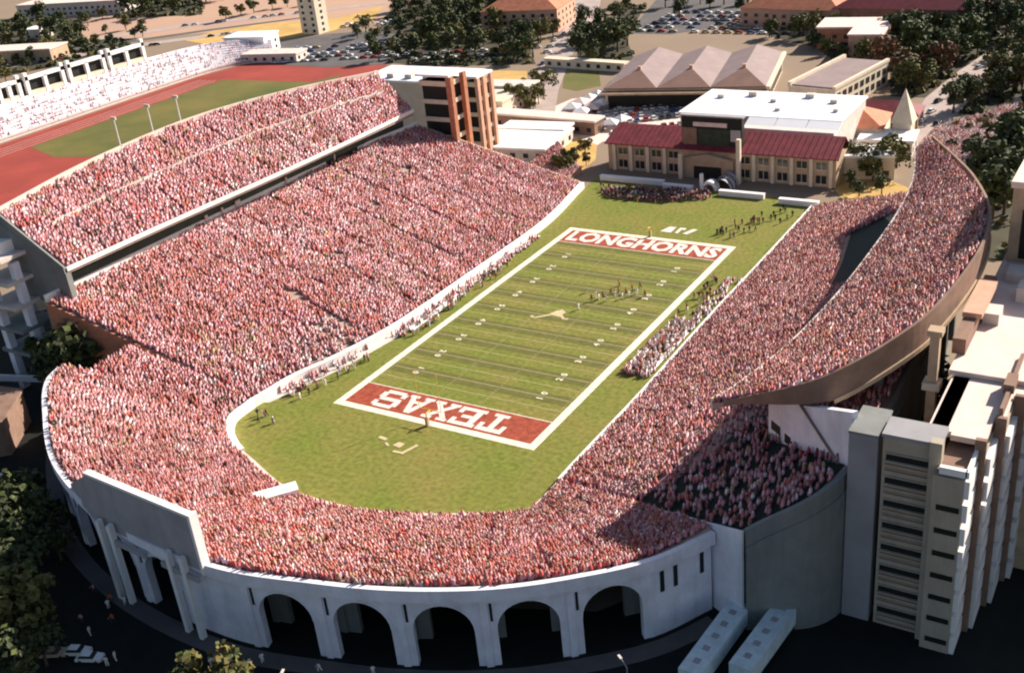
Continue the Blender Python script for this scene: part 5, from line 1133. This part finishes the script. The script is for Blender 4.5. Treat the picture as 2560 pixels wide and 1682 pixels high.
# ------------------------------------------------------------------ people on the grass
def person_mesh(shirt, pose):
    me = bpy.data.meshes.new('person_skeleton')
    a = .32 if pose else .12
    V = [(0, 0, .98), (0, 0, 1.22), (0, .02, 1.46), (0, .02, 1.58), (0, .04, 1.72), (.20, 0, 1.42), (.30, .05, 1.14), (.27, .22+a, .98), (-.20, 0, 1.42), (-.30, -.04, 1.14), (-.26, .16, .92), (.11, 0, .9), (.13, a*.7, .5), (.13, a*.4, .06), (.13, a*.4+.16, .04), (-.11, 0, .9), (-.13, -a*.5, .5), (-.14, -a, .07), (-.14, -a+.15, .04)]
    Eg = [(0, 1), (1, 2), (2, 3), (3, 4), (2, 5), (5, 6), (6, 7), (2, 8), (8, 9), (9, 10), (0, 11), (11, 12), (12, 13), (13, 14), (0, 15), (15, 16), (16, 17), (17, 18)]
    R = [.15, .15, .17, .07, .115, .08, .055, .045, .08, .055, .045, .10, .075, .05, .045, .10, .075, .05, .045]
    me.from_pydata(V, Eg, []); o = bpy.data.objects.new('tmp', me); COL.objects.link(o)
    m = o.modifiers.new('s', 'SKIN'); me.skin_vertices[0].data[0].use_root = True
    for k, r in enumerate(R): me.skin_vertices[0].data[k].radius = (r, r*.85)
    dg = bpy.context.evaluated_depsgraph_get(); out = bpy.data.meshes.new_from_object(o.evaluated_get(dg))
    bpy.data.objects.remove(o); out.name = 'person'
    out.materials.clear()
    for n_ in ('shirt_'+shirt, 'trousers' if shirt != 'white' else 'shirt_white', 'skin', 'hair'): out.materials.append(M[n_])
    for p in out.polygons:
        c = p.center; p.material_index = 1 if c.z < .95 and abs(c.x) < .25 else (3 if c.z > 1.72 else (2 if c.z > 1.54 or (abs(c.x) > .22 and c.z < 1.1) else 0))
    return out
PM = {}
def person(shirt, x, y, rz, label, group, z=.06):
    k = (shirt, random.randrange(2))
    if k not in PM: PM[k] = person_mesh(*k)
    o = bpy.data.objects.new('person', PM[k]); COL.objects.link(o); o.location = (x, y, z); o.rotation_euler = (0, 0, rz); s = random.uniform(.97, 1.12); o.scale = (s*1.08, s*1.08, s)
    return tag(o, label, 'person', group)
random.seed(11)
def strip(a, b, w, n, shirts, label, group):
    for k in range(n):
        t_ = random.random(); q = random.uniform(-w/2, w/2); dx, dy = b[0]-a[0], b[1]-a[1]; L = math.hypot(dx, dy)
        sh = random.choice(shirts); person(sh, a[0]+dx*t_-dy/L*q, a[1]+dy*t_+dx/L*q, random.uniform(0, 6.28), label % sh, group)
strip((31.5, -20), (31.5, 8), 6.0, 76, ['white', 'white', 'white', 'pink', 'burnt orange'], 'person in %s standing in the packed bench area on the right sideline', 'people packed on the right sideline')
strip((31, 10), (30.5, 34), 5.0, 22, ['white', 'pink', 'burnt orange', 'black'], 'person in %s standing on the right sideline beyond the bench area', 'people on the far right sideline')
strip((-29.5, -22), (-29.5, 24), 3.6, 62, ['white', 'white', 'pink', 'burnt orange', 'maroon'], 'person in %s standing on the left sideline beside the bench', 'people on the left sideline')
strip((-33, -36), (-37, -58), 5.0, 26, ['white', 'white', 'pink', 'black'], 'person in %s standing on the apron at the near end of the left sideline', 'people at the near end of the left sideline')
strip((20, 62), (32, 88), 10.0, 34, ['black', 'black', 'maroon'], 'band member in %s standing on the grass beyond the far end zone', 'band members beyond the far end zone')
strip((-34, 92), (-8, 88), 6.0, 24, ['black', 'black', 'white'], 'person in %s standing in the shade before the field house', 'people before the field house')
strip((-38, -66), (-34, -70), 4.0, 7, ['white', 'burnt orange', 'black'], 'person in %s in the small group at the left end of the near turf', 'people at the left end of the near turf')
for (x, y, sh) in [(4.1, 14.2)+('white',), (5.7, 12.7)+('white',), (6.1, 14.3)+('burnt orange',), (8.0, 12.7)+('white',), (7.1, 16.9)+('burnt orange',), (8.9, 15.8)+('white',), (8.5, 18.5)+('burnt orange',), (11.2, 15.2)+('white',), (10.6, 18.6)+('burnt orange',), (12.3, 16.9)+('white',), (11.5, 20.6)+('burnt orange',), (13.5, 19.0)+('white',), (12.7, 22.8)+('burnt orange',), (4.3, 11.4)+('burnt orange',), (0.7, 15.8)+('white',), (6.8, 22.5)+('burnt orange',), (16.2, 18.3)+('burnt orange',), (3.5, 5.7)+('white',)]:
    person(sh, x, y, random.uniform(0, 6.28), 'player in %s on the turf at the line of play right of midfield' % sh, 'players on the field')
# benches, tarpaulins and the pale apron along the left wall
flat('apron', [(-35.0, 48), (-35.0, 10), (-35.6, -20), (-38.8, -40), (-42.0, -52), (-43.0, -63), (-40.6, -62), (-37.5, -52), (-34.5, -40), (-31.6, -20), (-31.2, 10), (-31.6, 48)], .07, 'pale', 'pale apron along the left sideline wall')
for k, (x, y0, y1, lb) in enumerate(((-30.4, -20, 4, 'long white players bench on the left sideline'), (29.4, -20, 0, 'long white players bench on the right sideline'), (34.6, -19, 2, 'white equipment table row against the right sideline wall'))):
    b = empty('bench', (x, (y0+y1)/2, .06), lb, 'bench')
    mb = MB(); mb.box(-.5, (y0-y1)/2, .45, .5, (y1-y0)/2, .55); mb.build('seat', 'white', b)
    if k < 2:
        mb = MB(); mb.box(-.62, (y0-y1)/2, .55, -.5, (y1-y0)/2, 1.1); mb.build('backrest', 'white', b)
    for j in range(5):
        y = (y0-y1)/2+.4+j*((y1-y0)-.8)/4; mb = MB(); mb.box(-.4, y-.06, 0, .4, y+.06, .448); mb.build('leg', 'grey', b)

# street furniture and markings round the near end
mb = MB()
for k in range(26):
    a = -2.62+k*.085; x, y = 2+98*math.cos(a), -62+98*math.sin(a); dx, dy = -math.sin(a), math.cos(a)
    mb.obox((x, y), (dx, dy), 0, 3.2, -.09, .09, .03, .036)
o = mb.build('lane_markings', 'asphalt'); o['kind'] = 'structure'; o['label'] = 'worn lane dashes on the dark road round the stadium'
lp = None
for k, (x, y) in enumerate(((-84, -112), (-62, -124), (-38, -136), (30, -136), (56, -126), (74, -112))):
    if lp is None:
        lp = empty('street_lamp', (x, y, 0), 'x', 'street lamp', 'street lamps round the curved end')
        mb = MB(); mb.tube((0, 0, 0), (0, 0, 8.2), .12, .08, 8); mb.build('pole', 'grey', lp)
        mb = MB(); mb.tube((0, 0, 8.1), (1.8, 0, 8.5), .07, .06, 6); mb.build('arm', 'grey', lp)
        mb = MB(); mb.box(1.5, -.18, 8.38, 2.4, .18, 8.55); mb.build('lamp_head', 'pale', lp); o = lp
    else: o = copy_tree(lp)
    o.location = (x, y, 0); o.rotation_euler = (0, 0, math.atan2(-60-y, -x)); o['label'] = 'grey street lamp outside the arcade, %s lamp counting from the left' % ['first', 'second', 'third', 'fourth', 'fifth', 'sixth'][k]
random.seed(21)
for k in range(26):
    a = random.uniform(-2.5, -.75); r0 = random.uniform(69, 80); sh = random.choice(['white', 'burnt orange', 'pink'])
    person(sh, 2+r0*math.cos(a), -60+r0*math.sin(a), random.uniform(0, 6.28), 'person in %s walking in the shade outside the arcade' % sh, 'people outside the arcade')
